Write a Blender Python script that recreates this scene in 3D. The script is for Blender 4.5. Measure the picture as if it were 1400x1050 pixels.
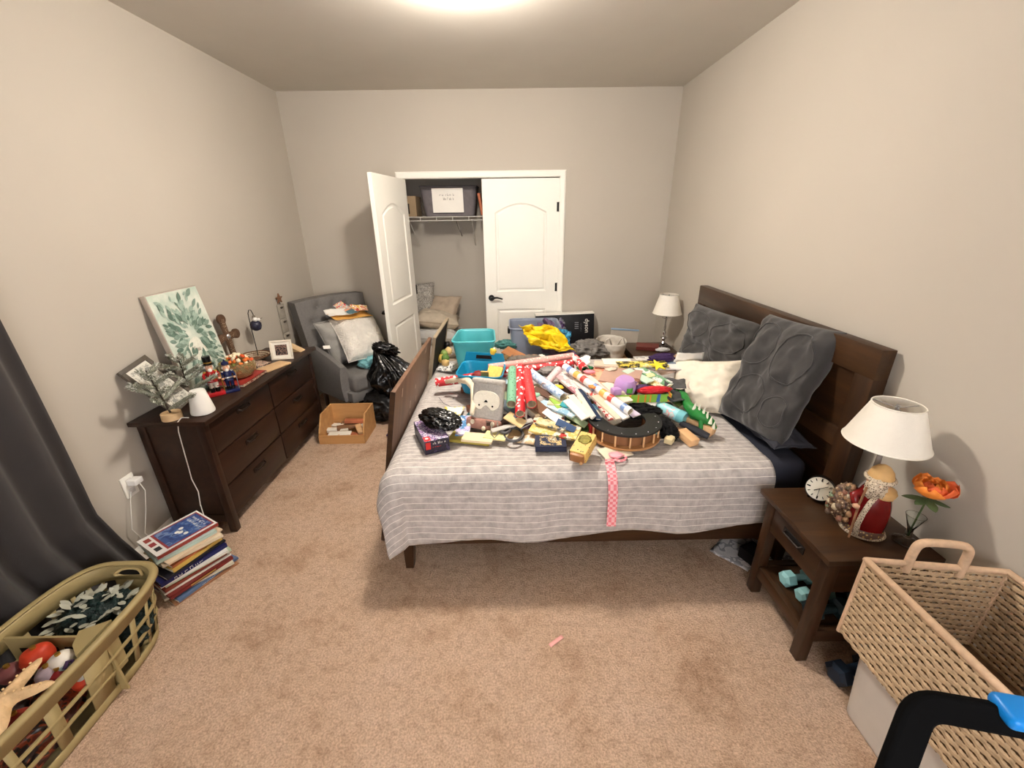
import bpy, bmesh, math, random
from mathutils import Vector, Matrix, noise
random.seed(7)
for o in list(bpy.data.objects): bpy.data.objects.remove(o)
SC = bpy.context.scene
COL = SC.collection
V = Vector
PI = math.pi
# ------------------------------------------------------------------ camera
FPX, VPX, VPY, UPX, CAMH = 570.0, 693.0, 296.0, 720.0, 1.71
_d = V((VPX-700, VPY-525, FPX)).normalized()
_u = V((UPX-700, (FPX*FPX+(UPX-700)*(VPX-700))/(525-VPY), FPX)).normalized()
_r = _u.cross(_d)
if _r.x < 0: _r = -_r
_up = -_u
XC = V((_r.x, _d.x, _up.x)); YC = -V((_r.y, _d.y, _up.y)); ZC = -V((_r.z, _d.z, _up.z))
cam = bpy.data.cameras.new('camera'); camo = bpy.data.objects.new('camera', cam); COL.objects.link(camo)
cam.sensor_width = 36.0; cam.sensor_fit = 'HORIZONTAL'; cam.lens = FPX/1400*36; cam.clip_start = .02
camo.matrix_world = Matrix(((XC.x, YC.x, ZC.x, 0), (XC.y, YC.y, ZC.y, 0), (XC.z, YC.z, ZC.z, CAMH), (0, 0, 0, 1)))
SC.camera = camo
def ray(x, y):
    c = V((x-700, y-525, FPX)); return V((c.dot(_r), c.dot(_d), c.dot(_up)))
def at(x, y, X=None, Y=None, Z=None):
    """a measured point of the room: along the sight line of a photo point, at a known wall distance or height"""
    v = ray(x, y)
    t = X/v.x if X is not None else (Y/v.y if Y is not None else (Z-CAMH)/v.z)
    p = v*t; p.z += CAMH; return p
# ------------------------------------------------------------------ world, exposure
W = bpy.data.worlds.new('world'); SC.world = W; W.use_nodes = True
W.node_tree.nodes['Background'].inputs[0].default_value = (1, .97, .97, 1)
W.node_tree.nodes['Background'].inputs[1].default_value = 2.2
LAMP = 80.0          # emission of the ceiling lamp's glass
LAMPC = (1, .92, .82)
SC.view_settings.view_transform = 'Standard'; SC.view_settings.look = 'None'
SC.view_settings.gamma = 1; SC.view_settings.use_curve_mapping = False
SC.view_settings.exposure = 2.27
# ------------------------------------------------------------------ materials
def lin(c):
    def f(v):
        v /= 255.0; return v/12.92 if v <= .04045 else ((v+.055)/1.055)**2.4
    return (f(c[0]), f(c[1]), f(c[2]), 1)
MATS = {}
def newmat(name):
    m = bpy.data.materials.new(name); m.use_nodes = True
    nt = m.node_tree; return m, nt, nt.nodes['Principled BSDF']
def tc(nt, scale=(1, 1, 1), kind='Object', rot=(0, 0, 0)):
    t = nt.nodes.new('ShaderNodeTexCoord'); mp = nt.nodes.new('ShaderNodeMapping')
    mp.inputs['Scale'].default_value = scale; mp.inputs['Rotation'].default_value = rot
    nt.links.new(t.outputs[kind], mp.inputs[0]); return mp.outputs[0]
def nz(nt, vec, scale, detail=3, rough=.55):
    n = nt.nodes.new('ShaderNodeTexNoise'); n.inputs['Scale'].default_value = scale
    n.inputs['Detail'].default_value = detail; n.inputs['Roughness'].default_value = rough
    nt.links.new(vec, n.inputs['Vector']); return n.outputs[0]
def ramp(nt, fac, stops, const=False):
    r = nt.nodes.new('ShaderNodeValToRGB'); e = r.color_ramp
    if const: e.interpolation = 'CONSTANT'
    while len(e.elements) < len(stops): e.elements.new(1)
    for el, (p, c) in zip(e.elements, stops): el.position = p; el.color = c
    nt.links.new(fac, r.inputs[0]); return r.outputs[0]
def addbump(nt, bs, fac, strength, dist=.01):
    b = nt.nodes.new('ShaderNodeBump'); b.inputs['Strength'].default_value = strength; b.inputs['Distance'].default_value = dist
    nt.links.new(fac, b.inputs['Height']); nt.links.new(b.outputs[0], bs.inputs['Normal'])
def sc(c, k): return (min(1, c[0]*k), min(1, c[1]*k), min(1, c[2]*k), 1)
def M(name, rgb=(128, 128, 128), rough=.6, var=.08, scale=12, bump=0, bscale=60, metal=0, spec=.4, alpha=1, trans=0, stretch=(1, 1, 1), sheen=0, bdist=.004, ior=1.45):
    if name in MATS: return MATS[name]
    m, nt, bs = newmat(name); c = lin(rgb)
    bs.inputs['Roughness'].default_value = rough; bs.inputs['Metallic'].default_value = metal
    bs.inputs['Specular IOR Level'].default_value = spec; bs.inputs['IOR'].default_value = ior
    v = tc(nt, stretch)
    if var: nt.links.new(ramp(nt, nz(nt, v, scale), [(.3, sc(c, 1-var)), (.7, sc(c, 1+var))]), bs.inputs['Base Color'])
    else: bs.inputs['Base Color'].default_value = c
    if bump: addbump(nt, bs, nz(nt, v, bscale, 4), bump, bdist)
    if trans: bs.inputs['Transmission Weight'].default_value = trans
    if alpha < 1: bs.inputs['Alpha'].default_value = alpha
    if sheen: bs.inputs['Sheen Weight'].default_value = sheen
    MATS[name] = m; return m
def wood(name, a, b, axis=0, rough=.4, scale=9, stretch=14, bump=.1):
    if name in MATS: return MATS[name]
    m, nt, bs = newmat(name); s = [stretch]*3; s[axis] = 1.2
    v = tc(nt, s); f = nz(nt, v, scale/6, 5, .6)
    nt.links.new(ramp(nt, f, [(.3, lin(a)), (.5, lin([(x+y)/2 for x, y in zip(a, b)])), (.72, lin(b))]), bs.inputs['Base Color'])
    bs.inputs['Roughness'].default_value = rough; bs.inputs['Specular IOR Level'].default_value = .35
    addbump(nt, bs, f, bump, .002); MATS[name] = m; return m
def art(name, cols, scale=14, rough=.35, detail=2, stretch=(1, 1, 1), kind='Object'):
    """flat print: patches of several inks"""
    if name in MATS: return MATS[name]
    m, nt, bs = newmat(name); n = len(cols)
    v = tc(nt, stretch, kind); f = nz(nt, v, scale, detail, .6)
    lo, hi = .36, .64
    st = [(0 if i == 0 else lo+(hi-lo)*i/n, lin(c)) for i, c in enumerate(cols)]
    nt.links.new(ramp(nt, f, st, True), bs.inputs['Base Color'])
    bs.inputs['Roughness'].default_value = rough; MATS[name] = m; return m
def spots(name, base, spot, scale=40, thr=.25, rough=.45, base2=None, rnd=1):
    if name in MATS: return MATS[name]
    m, nt, bs = newmat(name); v = tc(nt)
    vo = nt.nodes.new('ShaderNodeTexVoronoi'); vo.inputs['Scale'].default_value = scale; vo.inputs['Randomness'].default_value = rnd
    nt.links.new(v, vo.inputs['Vector'])
    st = [(0, lin(spot)), (thr, lin(base))]
    if base2: st.append((min(.98, thr*2.2), lin(base2)))
    nt.links.new(ramp(nt, vo.outputs['Distance'], st, True), bs.inputs['Base Color'])
    bs.inputs['Roughness'].default_value = rough; MATS[name] = m; return m
# ------------------------------------------------------------------ mesh helpers
def rotm(r): return Matrix.Rotation(r[2], 4, 'Z') @ Matrix.Rotation(r[1], 4, 'Y') @ Matrix.Rotation(r[0], 4, 'X')
class MB:
    def __init__(s): s.bm = bmesh.new(); s.sm = None
    def _fin(s, verts, mi, Mx=None):
        if Mx is not None: bmesh.ops.transform(s.bm, matrix=Mx, verts=verts)
        vs = set(verts)
        for v in verts:
            for f in v.link_faces: f.material_index = mi
        return s
    def box(s, c, sz, r=(0, 0, 0), mi=0, bev=0, seg=2, Mx=None):
        g = bmesh.ops.create_cube(s.bm, size=1)['verts']
        bmesh.ops.scale(s.bm, vec=sz, verts=g)
        if bev:
            ed = list({e for v in g for e in v.link_edges})
            rr = bmesh.ops.bevel(s.bm, geom=ed, offset=bev, segments=seg, affect='EDGES', profile=.5)
            g = list({v for f in rr['faces'] for v in f.verts} | {v for v in g if v.is_valid})
        m = Matrix.Translation(c) @ rotm(r)
        if Mx is not None: m = Mx @ m
        return s._fin(g, mi, m)
    def b2(s, lo, hi, mi=0, bev=0, seg=2):
        lo = V(lo); hi = V(hi); return s.box((lo+hi)/2, hi-lo, mi=mi, bev=bev, seg=seg)
    def cyl(s, p0, p1, r0, r1=None, n=16, mi=0, caps=True):
        r1 = r0 if r1 is None else r1; p0 = V(p0); p1 = V(p1); d = p1-p0
        g = bmesh.ops.create_cone(s.bm, cap_ends=caps, segments=n, radius1=r0, radius2=r1, depth=d.length)['verts']
        m = Matrix.Translation((p0+p1)/2) @ d.to_track_quat('Z', 'Y').to_matrix().to_4x4()
        return s._fin(g, mi, m)
    def sph(s, c, r, sub=2, mi=0, rot=(0, 0, 0)):
        g = bmesh.ops.create_icosphere(s.bm, subdivisions=sub, radius=1)['verts']
        if not hasattr(r, '__len__'): r = (r, r, r)
        return s._fin(g, mi, Matrix.Translation(c) @ rotm(rot) @ Matrix.Diagonal((r[0], r[1], r[2], 1)))
    def rings(s, rings, mi=0, closed=True, cap=True, loop=False):
        bm = s.bm; R = [[bm.verts.new(p) for p in ring] for ring in rings]; fs = []
        m = len(R)
        for i in range(m if loop else m-1):
            a, b = R[i], R[(i+1) % m]; n = len(a)
            for j in range(n if closed else n-1):
                k = (j+1) % n; fs.append(bm.faces.new((a[j], a[k], b[k], b[j])))
        if cap and closed and not loop:
            fs.append(bm.faces.new(list(reversed(R[0])))); fs.append(bm.faces.new(R[-1]))
        for f in fs: f.material_index = mi
        return s
    def lathe(s, prof, n=24, c=(0, 0, 0), mi=0, cap=True, Mx=None, sx=1, sy=1):
        c = V(c); rs = []
        for r, z in prof:
            ring = [c+V((r*sx*math.cos(2*PI*k/n), r*sy*math.sin(2*PI*k/n), z)) for k in range(n)]
            if Mx is not None: ring = [Mx @ p for p in ring]
            rs.append(ring)
        return s.rings(rs, mi, cap=cap)
    def tube(s, pts, r, n=8, mi=0, loop=False, cap=True):
        pts = [V(p) for p in pts]; rs = []; prev = None; m = len(pts)
        for i, p in enumerate(pts):
            if loop: d = pts[(i+1) % m]-pts[i-1]
            else: d = pts[min(i+1, m-1)]-pts[max(i-1, 0)]
            d.normalize()
            if prev is None:
                a = V((0, 0, 1)) if abs(d.z) < .9 else V((1, 0, 0)); x = d.cross(a).normalized()
            else: x = (prev-d*prev.dot(d)).normalized()
            prev = x; y = d.cross(x); rr = r[i] if hasattr(r, '__len__') else r
            rs.append([p+x*rr*math.cos(2*PI*k/n)+y*rr*math.sin(2*PI*k/n) for k in range(n)])
        return s.rings(rs, mi, cap=cap, loop=loop)
    def prism(s, out, z0, z1, mi=0, Mx=None):
        a = [V((p[0], p[1], z0)) for p in out]; b = [V((p[0], p[1], z1)) for p in out]
        if Mx is not None: a = [Mx @ p for p in a]; b = [Mx @ p for p in b]
        return s.rings([a, b], mi)
    def grid(s, f, nu, nv, mi=0, cu=False):
        P = [[s.bm.verts.new(f(i/(nu if cu else nu), j/nv)) for j in range(nv+1)] for i in range(nu if cu else nu+1)]
        L = len(P)
        for i in range(L if cu else L-1):
            for j in range(nv):
                q = s.bm.faces.new((P[i][j], P[(i+1) % L][j], P[(i+1) % L][j+1], P[i][j+1])); q.material_index = mi
        return s
    def face(s, pts, mi=0):
        f = s.bm.faces.new([s.bm.verts.new(p) for p in pts]); f.material_index = mi; return s
    def build(s, name, mats, parent=None, smooth=35, solid=0, sub=0, bevel=0, off=0, fix=True):
        smooth = s.sm or smooth
        if fix: bmesh.ops.recalc_face_normals(s.bm, faces=s.bm.faces)
        me = bpy.data.meshes.new(name); s.bm.to_mesh(me); s.bm.free()
        if not isinstance(mats, (list, tuple)): mats = [mats]
        for m in mats: me.materials.append(m)
        if smooth:
            me.shade_smooth()
            if smooth < 180: me.set_sharp_from_angle(angle=math.radians(smooth))
        o = bpy.data.objects.new(name, me); COL.objects.link(o)
        if parent: o.parent = parent
        if solid:
            md = o.modifiers.new('solid', 'SOLIDIFY'); md.thickness = solid; md.offset = off
        if bevel:
            md = o.modifiers.new('bevel', 'BEVEL'); md.width = bevel; md.segments = 2; md.limit_method = 'ANGLE'
        if sub:
            md = o.modifiers.new('sub', 'SUBSURF'); md.levels = sub; md.render_levels = sub
        return o
def tag(o, label, cat, group=None):
    o['label'] = label; o['category'] = cat
    if group: o['group'] = group
    return o
def thing(name, label, cat, loc=(0, 0, 0), rot=(0, 0, 0), group=None, Mx=None):
    o = bpy.data.objects.new(name, None); COL.objects.link(o); o.empty_display_size = .05
    if Mx is not None: o.matrix_world = Mx
    else: o.matrix_world = Matrix.Translation(loc) @ rotm(rot)
    return tag(o, label, cat, group)
def struct(o): o['kind'] = 'structure'; return o
def put(o, loc, rot=(0, 0, 0)): o.matrix_world = Matrix.Translation(loc) @ rotm(rot); return o
def dup(root, Mx, label=None):
    r = root.copy(); COL.objects.link(r); r.matrix_world = Mx
    if label: r['label'] = label
    for ch in root.children:
        c = ch.copy(); COL.objects.link(c); c.parent = r
        for g in ch.children:
            d = g.copy(); COL.objects.link(d); d.parent = c
    return r
def frame(o, x, y):
    """matrix with origin o, x axis along x, z as close as possible to x cross y"""
    x = V(x).normalized(); z = x.cross(V(y)).normalized(); y = z.cross(x)
    return Matrix(((x.x, y.x, z.x, o[0]), (x.y, y.y, z.y, o[1]), (x.z, y.z, z.z, o[2]), (0, 0, 0, 1)))
def text(name, body, size, mat, parent, Mx, ext=.0004, align='CENTER', font_scale=(1, 1)):
    cu = bpy.data.curves.new(name, 'FONT'); cu.body = body; cu.size = size; cu.extrude = ext; cu.align_x = align; cu.align_y = 'CENTER'
    t = bpy.data.objects.new('tmp_text', cu); COL.objects.link(t)
    me = bpy.data.meshes.new_from_object(t.evaluated_get(bpy.context.evaluated_depsgraph_get()))
    bpy.data.objects.remove(t); me.name = name; me.materials.clear(); me.materials.append(mat)
    for v in me.vertices: v.co.x *= font_scale[0]; v.co.y *= font_scale[1]
    o = bpy.data.objects.new(name, me); COL.objects.link(o); o.parent = parent; o.matrix_local = Mx; return o
def chaikin(pts, n=2):
    pts = [V(p) for p in pts]
    for _ in range(n):
        out = [pts[0]]
        for a, b in zip(pts[:-1], pts[1:]): out += [a.lerp(b, .25), a.lerp(b, .75)]
        pts = out+[pts[-1]]
    return pts
def scribble(name, w, h, n, mat, parent, Mx, seed=0):
    """a line of print too small to read: a row of uneven strokes"""
    rr = random.Random(seed); b = MB(); x = -w/2
    while x < w/2:
        s = w/n*rr.uniform(.45, 1.0); hh = h*rr.choice((.55, .6, .65, 1.0)); t = h*.16
        k = rr.random()
        b.b2((x, -h/2, 0), (x+t, -h/2+hh, .0005))
        if k < .7: b.b2((x, -h/2+(hh-t if k < .4 else 0), 0), (x+s*.7, -h/2+(hh if k < .4 else t), .0005))
        if k > .3: b.b2((x+s*.6, -h/2, 0), (x+s*.6+t, -h/2+h*.6, .0005))
        x += s*1.25+(w/n*.6 if rr.random() < .18 else 0)
    o = b.build(name, mat, parent, smooth=0); o.matrix_local = Mx; o['kind'] = 'stuff'; return o
def fbm(p, o=3):
    return noise.fractal(V(p), 1.0, 2.0, o)
# ================================================================== the room
XL, XR, YB, YF, ZT = -2.0, 1.567, 4.35, -1.3, 2.75
m_wall, nt, bs = newmat('greige wall paint')
v = tc(nt); nt.links.new(ramp(nt, nz(nt, v, 1.2, 2), [(.3, lin((185, 177, 165))), (.7, lin((189, 181, 169)))]), bs.inputs['Base Color'])
bs.inputs['Roughness'].default_value = .75; bs.inputs['Specular IOR Level'].default_value = .25
addbump(nt, bs, nz(nt, v, 220, 3), .06, .002)
m_ceil = M('flat ceiling paint', (206, 200, 190), .9, .02, 3, .08, 180)
m_white = M('white trim paint', (240, 237, 228), .38, .01, 5)
m_black = M('oil rubbed bronze', (24, 20, 18), .4, .1, metal=.3)
m_carpet, nt, bs = newmat('beige carpet')
v = tc(nt); big = nz(nt, v, 3.2, 4, .6); fine = nz(nt, v, 130, 3, .7); mid = nz(nt, v, 28, 3, .6)
mx = nt.nodes.new('ShaderNodeMix'); mx.data_type = 'RGBA'; mx.blend_type = 'MULTIPLY'; mx.inputs[0].default_value = 1
nt.links.new(ramp(nt, big, [(.30, lin((196, 162, 135))), (.46, lin((222, 190, 163))), (.7, lin((228, 198, 174)))]), mx.inputs[6])
mx2 = nt.nodes.new('ShaderNodeMix'); mx2.data_type = 'RGBA'; mx2.blend_type = 'MULTIPLY'; mx2.inputs[0].default_value = 1
nt.links.new(ramp(nt, fine, [(.3, (.55, .52, .50, 1)), (.62, (1, 1, 1, 1))]), mx.inputs[7])
nt.links.new(mx.outputs[2], mx2.inputs[6]); nt.links.new(ramp(nt, mid, [(.3, (.80, .78, .76, 1)), (.55, (1, 1, 1, 1))]), mx2.inputs[7])
nt.links.new(mx2.outputs[2], bs.inputs['Base Color']); bs.inputs['Roughness'].default_value = .95; bs.inputs['Specular IOR Level'].default_value = .1
ad = nt.nodes.new('ShaderNodeMath'); ad.operation = 'ADD'; nt.links.new(fine, ad.inputs[0]); nt.links.new(mid, ad.inputs[1])
addbump(nt, bs, ad.outputs[0], .9, .012)
struct(MB().b2((XL-.1, YF-.1, -.1), (XR+.1, YB+.75, 0)).build('floor', m_carpet, smooth=0))
struct(MB().b2((XL-.1, YF-.1, ZT), (XR+.1, YB+.1, ZT+.1)).build('ceiling', m_ceil, smooth=0))
WY0, WY1, WZ0, WZ1 = -.75, .95, .45, 2.1                     # the window on the left, beside the camera
struct(MB().b2((XL-.1, YF-.1, 0), (XL, WY0, ZT)).b2((XL-.1, WY1, 0), (XL, YB+.1, ZT)).b2((XL-.1, WY0, 0), (XL, WY1, WZ0)).b2((XL-.1, WY0, WZ1), (XL, WY1, ZT)).build('wall_left', m_wall, smooth=0))
struct(MB().b2((XR, YF-.1, 0), (XR+.1, YB+.1, ZT)).build('wall_right', m_wall, smooth=0))
FX0, FX1, FZ0, FZ1 = -.9, 1.1, .75, 2.15                       # assumed window behind the camera, added to light the sides facing it
struct(MB().b2((XL, YF-.1, 0), (FX0, YF, ZT)).b2((FX1, YF-.1, 0), (XR, YF, ZT)).b2((FX0, YF-.1, 0), (FX1, YF, FZ0)).b2((FX0, YF-.1, FZ1), (FX1, YF, ZT)).build('wall_front', m_wall, smooth=0))
DX0, DXM, DX1, DH = -.981, -.236, .508, 2.05                 # closet opening
struct(MB().b2((XL, YB, 0), (DX0-.02, YB+.1, ZT)).b2((DX1+.02, YB, 0), (XR, YB+.1, ZT)).b2((DX0-.02, YB, DH+.02), (DX1+.02, YB+.1, ZT)).build('wall_back', m_wall, smooth=0))
struct(MB().b2((-1.5, YB+.7, 0), (.95, YB+.75, 2.5)).b2((-1.5, YB+.1, 0), (-1.45, YB+.7, 2.5)).b2((.9, YB+.1, 0), (.95, YB+.7, 2.5)).b2((-1.5, YB+.1, 2.45), (.95, YB+.75, 2.5)).build('wall_closet', m_wall, smooth=0))
# window with frame, pane
wn = struct(MB().b2((XL-.09, WY0, WZ0), (XL-.02, WY0+.06, WZ1)).b2((XL-.09, WY1-.06, WZ0), (XL-.02, WY1, WZ1)).b2((XL-.09, WY0, WZ0), (XL-.02, WY1, WZ0+.06)).b2((XL-.09, WY0, WZ1-.06), (XL-.02, WY1, WZ1)).b2((XL-.08, WY0, 1.25), (XL-.03, WY1, 1.30)).build('window_1', m_white, smooth=0))
m_pane = M('window glass', (240, 245, 250), .02, 0, alpha=.08)
MB().b2((XL-.062, WY0+.05, WZ0+.05), (XL-.056, WY1-.05, 1.26)).build('pane', m_pane, wn, smooth=0)
MB().b2((XL-.062, WY0+.05, 1.29), (XL-.056, WY1-.05, WZ1-.05)).build('pane', m_pane, wn, smooth=0)
wf = struct(MB().b2((FX0, YF-.09, FZ0), (FX0+.06, YF-.02, FZ1)).b2((FX1-.06, YF-.09, FZ0), (FX1, YF-.02, FZ1)).b2((FX0, YF-.09, FZ0), (FX1, YF-.02, FZ0+.06)).b2((FX0, YF-.09, FZ1-.06), (FX1, YF-.02, FZ1)).b2((.08, YF-.08, FZ0), (.13, YF-.03, FZ1)).build('assumed_window', m_white, smooth=0))
MB().b2((FX0+.05, YF-.062, FZ0+.05), (.09, YF-.056, FZ1-.05)).build('pane', m_pane, wf, smooth=0)
MB().b2((.12, YF-.062, FZ0+.05), (FX1-.05, YF-.056, FZ1-.05)).build('pane', m_pane, wf, smooth=0)
# baseboards
bbp = [(0, 0), (.014, 0), (.014, .07), (.010, .085), (.004, .095), (0, .1)]
def baseboard(name, p0, p1):
    p0 = V(p0); d = V(p1)-p0; n = V((0, 0, 1)).cross(d).normalized()
    struct(MB().rings([[p+n*a+V((0, 0, z)) for a, z in bbp] for p in (p0, V(p1))]).build(name, m_white, smooth=0))
baseboard('baseboard_left', (XL, YB, 0), (XL, YF, 0))
baseboard('baseboard_right', (XR, YF, 0), (XR, YB, 0))
baseboard('baseboard_back', (XR, YB, 0), (DX1+.06, YB, 0))
baseboard('baseboard_rear', (DX0-.06, YB, 0), (XL, YB, 0))
# casing around the closet: profile mitred at the corners
cas = [(0, .004), (0, .012), (.012, .018), (.045, .020), (.058, .012), (.058, 0), (0, 0)]
def casing():
    b = MB(); rs = []
    for (x, z, sx, sz) in ((DX0+.004, 0, -1, 0), (DX0+.004, DH, -1, 1), (DX1-.004, DH, 1, 1), (DX1-.004, 0, 1, 0)):
        rs.append([V((x+sx*a, YB-t, z+sz*a)) for a, t in cas])
    b.rings(rs)
    return b
struct(casing().build('trim_1', m_white, smooth=0))
struct(MB().b2((DX0-.02, YB+.001, 0), (DX0, YB+.1, DH)).b2((DX1, YB+.001, 0), (DX1+.02, YB+.1, DH)).b2((DX0-.02, YB+.001, DH), (DX1+.02, YB+.1, DH+.02)).build('trim_2', m_white, smooth=0))
# doors: leaf with two moulded panels each side (arched upper one)
LW, LT = DX1-DXM-.006, .035
def panel_outline(x0, x1, z0, z1, arch):
    pts = [(x0, z0), (x1, z0), (x1, z1)]
    if arch:
        for k in range(1, 12):
            t = k/12; pts.append((x1+(x0-x1)*t, z1+arch*math.sin(PI*t)))
    pts.append((x0, z1)); return pts
def inset(pts, d):
    n = len(pts); out = []
    for i in range(n):
        a, b, c = V((*pts[i-1], 0)), V((*pts[i], 0)), V((*pts[(i+1) % n], 0))
        n1 = V((-(b-a).y, (b-a).x, 0)).normalized(); n2 = V((-(c-b).y, (c-b).x, 0)).normalized()
        k = (n1+n2); k = k/max(.3, k.dot(k))*2; out.append((b.x+k.x*d, b.y+k.y*d))
    return out
def leaf(name, mirror):
    """leaf in x 0..LW (hinge at x=0), y 0..LT, z 0..2.03"""
    b = MB(); Hh = 2.032
    ups = panel_outline(.115, LW-.115, .98, 1.735, .085); lows = panel_outline(.115, LW-.115, .22, .80, 0)
    for y, sgn in ((0, 1), (LT, -1)):
        # the face plate with two holes, bridged by hand as a triangulated fill
        bm = b.bm; loops = []
        for pts in ([(0, 0), (LW, 0), (LW, Hh), (0, Hh)], ups, lows):
            vs = [bm.verts.new((p[0], y, p[1])) for p in pts]
            loops.append([bm.edges.new((vs[i], vs[(i+1) % len(vs)])) for i in range(len(vs))])
        bmesh.ops.triangle_fill(bm, use_beauty=True, use_dissolve=False, edges=[e for l in loops for e in l])
        for pts in (ups, lows):
            prof = [(0, 0), (.012, .009), (.022, .010), (.034, .004), (.05, .003)]
            b.rings([[V((q[0], y+sgn*t, q[1])) for q in inset(pts, d)] for d, t in prof], cap=False)
            last = inset(pts, .05); b.face([V((q[0], y+sgn*.003, q[1])) for q in last])
    for (p, q) in (((0, 0), (0, Hh)), ((LW, 0), (LW, Hh)), ((0, Hh), (LW, Hh)), ((0, 0), (LW, 0))):
        b.face([V((p[0], 0, p[1])), V((q[0], 0, q[1])), V((q[0], LT, q[1])), V((p[0], LT, p[1]))])
    bmesh.ops.remove_doubles(b.bm, verts=b.bm.verts, dist=.0002)
    o = struct(b.build(name, m_white, smooth=20)); return o
def hinge(par, z, x=0):
    MB().cyl((x, -.006, z-.045), (x, -.006, z+.045), .007, n=10).box((x+.012, -.0015, z), (.022, .003, .085)).build('hinge', m_black, par)
def lever(par, x, y, z, s, sy):
    b = MB(); b.cyl((x, y, z), (x, y+sy*.012, z), .032, .030, n=24).cyl((x, y+sy*.01, z), (x, y+sy*.045, z), .012, n=12)
    b.tube([V((x, y+sy*.045, z)), V((x+s*.03, y+sy*.05, z+.008)), V((x+s*.06, y+sy*.05, z+.010)), V((x+s*.09, y+sy*.048, z+.002)), V((x+s*.115, y+sy*.046, z-.006))], [.012, .011, .009, .008, .007], n=10)
    b.build('door_handle', m_black, par)
d2 = leaf('door_2', 0)                                       # right leaf, shut: hinge on the right
d2.matrix_world = Matrix.Translation((DX1-.003, YB+LT+.004, .01)) @ rotm((0, 0, PI))
lever(d2, LW-.06, LT, .917, -1, 1)
for z in (.25, 1.02, 1.78):
    MB().cyl((-.002, LT+.006, z-.045), (-.002, LT+.006, z+.045), .007, n=10).box((.012, LT+.0012, z), (.022, .002, .085)).build('hinge', m_black, d2)
d1 = leaf('door_1', 0)                                       # left leaf, swung open
ang = math.atan2(3.626-YB, -1.075-(DX0+.002))
d1.matrix_world = Matrix.Translation((DX0+.003, YB-.012, .01)) @ rotm((0, 0, ang))
lever(d1, LW-.06, 0, .917, -1, -1)
for z in (.25, 1.02, 1.78):
    MB().cyl((-.004, LT+.006, z-.045), (-.004, LT+.006, z+.045), .007, n=10).build('hinge', m_black, d1)
# ceiling lamp: flush metal pan with a glowing glass dome
m_glow, nt, bs = newmat('lit frosted glass')
em = nt.nodes.new('ShaderNodeEmission'); em.inputs[0].default_value = (*LAMPC, 1); em.inputs[1].default_value = LAMP
nt.links.new(em.outputs[0], nt.nodes['Material Output'].inputs[0])
cl = thing('ceiling_lamp', 'round flush ceiling lamp with glowing frosted dome above the bed', 'lamp', (-.19, 2.40, ZT))
MB().lathe([(.12, -.001), (.12, -.016), (.115, -.022), (.10, -.022)], 40).build('pan', M('brushed nickel', (170, 165, 158), .35, .03, metal=.9), cl)
MB().lathe([(.105, -.022), (.112, -.045), (.112, -.075), (.095, -.10), (.05, -.112), (.01, -.114)], 40).build('dome', m_glow, cl)
MB().lathe([(.010, -.113), (.010, -.118), (.005, -.122)], 16).build('finial', MATS['brushed nickel'], cl)
# closet shelf of white wire
m_wire = M('white coated wire', (225, 222, 214), .35, 0)
sh = thing('wire_shelf', 'white wire closet shelf with hanging lip under the grey bin', 'shelf', (0, 0, 0))
SZ = 1.715; SY0, SY1 = YB+.24, YB+.695
for z, y in ((SZ, SY0), (SZ-.035, SY0-.004), (SZ, SY1-.01), (SZ, SY0+.15), (SZ, SY0+.3)): MB().cyl((-1.44, y, z), (.89, y, z), .0035, n=6).build('rail', m_wire, sh)
b = MB()
x = -1.43
while x < .88: b.cyl((x, SY0, SZ+.004), (x, SY1, SZ+.004), .0018, n=4, caps=False); x += .026
w = b.build('wire', m_wire, sh); w['kind'] = 'stuff'
for k in range(-8, 6): MB().cyl((k*.165-.06, SY0, SZ), (k*.165-.06, SY0-.004, SZ-.036), .004, n=6).build('lip_strut', m_wire, sh)
for x in (-1.0, -.36, .3):
    MB().tube([(x, SY0, SZ-.03), (x, SY1-.02, SZ-.30)], .005, 6).build('brace', m_wire, sh)
# ================================================================== furniture
m_wd = wood('dark walnut stain', (45, 29, 17), (76, 50, 28), 1, .38)
m_wdz = wood('dark walnut stain upright', (44, 28, 17), (74, 48, 28), 2, .38)
m_wdx = wood('dark walnut stain lengthwise', (47, 30, 18), (80, 53, 30), 0, .38)
m_dres = wood('espresso wood', (36, 22, 15), (56, 34, 23), 1, .35)
m_dark = M('hole shade and black board', (14, 10, 8), .7, 0)  # near black: shade inside holes put into the colour; also the black board
# ---- dresser: 3 rows x 2 columns of drawers, front faces +X
DY0, DY1, DZ, DXF, DXB = 1.99, 3.27, .742, -1.625, -1.975
dr = thing('dresser', 'low dark espresso dresser with six drawers against the left wall', 'dresser', (0, 0, 0))
MB().b2((DXB-.015, DY0-.04, DZ-.025), (DXF+.042, DY1+.03, DZ), bev=.004).build('top', m_dres, dr)
for y in (DY0, DY1-.02):
    MB().b2((DXB+.04, y, .07), (DXF-.03, y+.02, DZ-.025)).build('side_panel', m_dres, dr)
    MB().b2((DXB+.04, y-.004, .07), (DXF-.03, y+.024, .12)).build('side_rail', m_dres, dr)
    MB().b2((DXB+.04, y-.004, DZ-.075), (DXF-.03, y+.024, DZ-.025)).build('side_rail', m_dres, dr)
for x in (DXB, DXF-.04):
    for y in (DY0-.01, DY1-.03):
        MB().b2((x, y, 0), (x+.042, y+.04, DZ-.025), bev=.003).build('leg', m_dres, dr)
MB().b2((DXB+.01, DY0+.02, .08), (DXF-.02, DY1-.02, DZ-.03)).build('carcass', m_dres, dr)
rz = [.09, .295, .5, DZ-.03]; ym = (DY0+DY1)/2; dcols = [(DY0+.034, ym-.006), (ym+.006, DY1-.034)]
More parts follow.
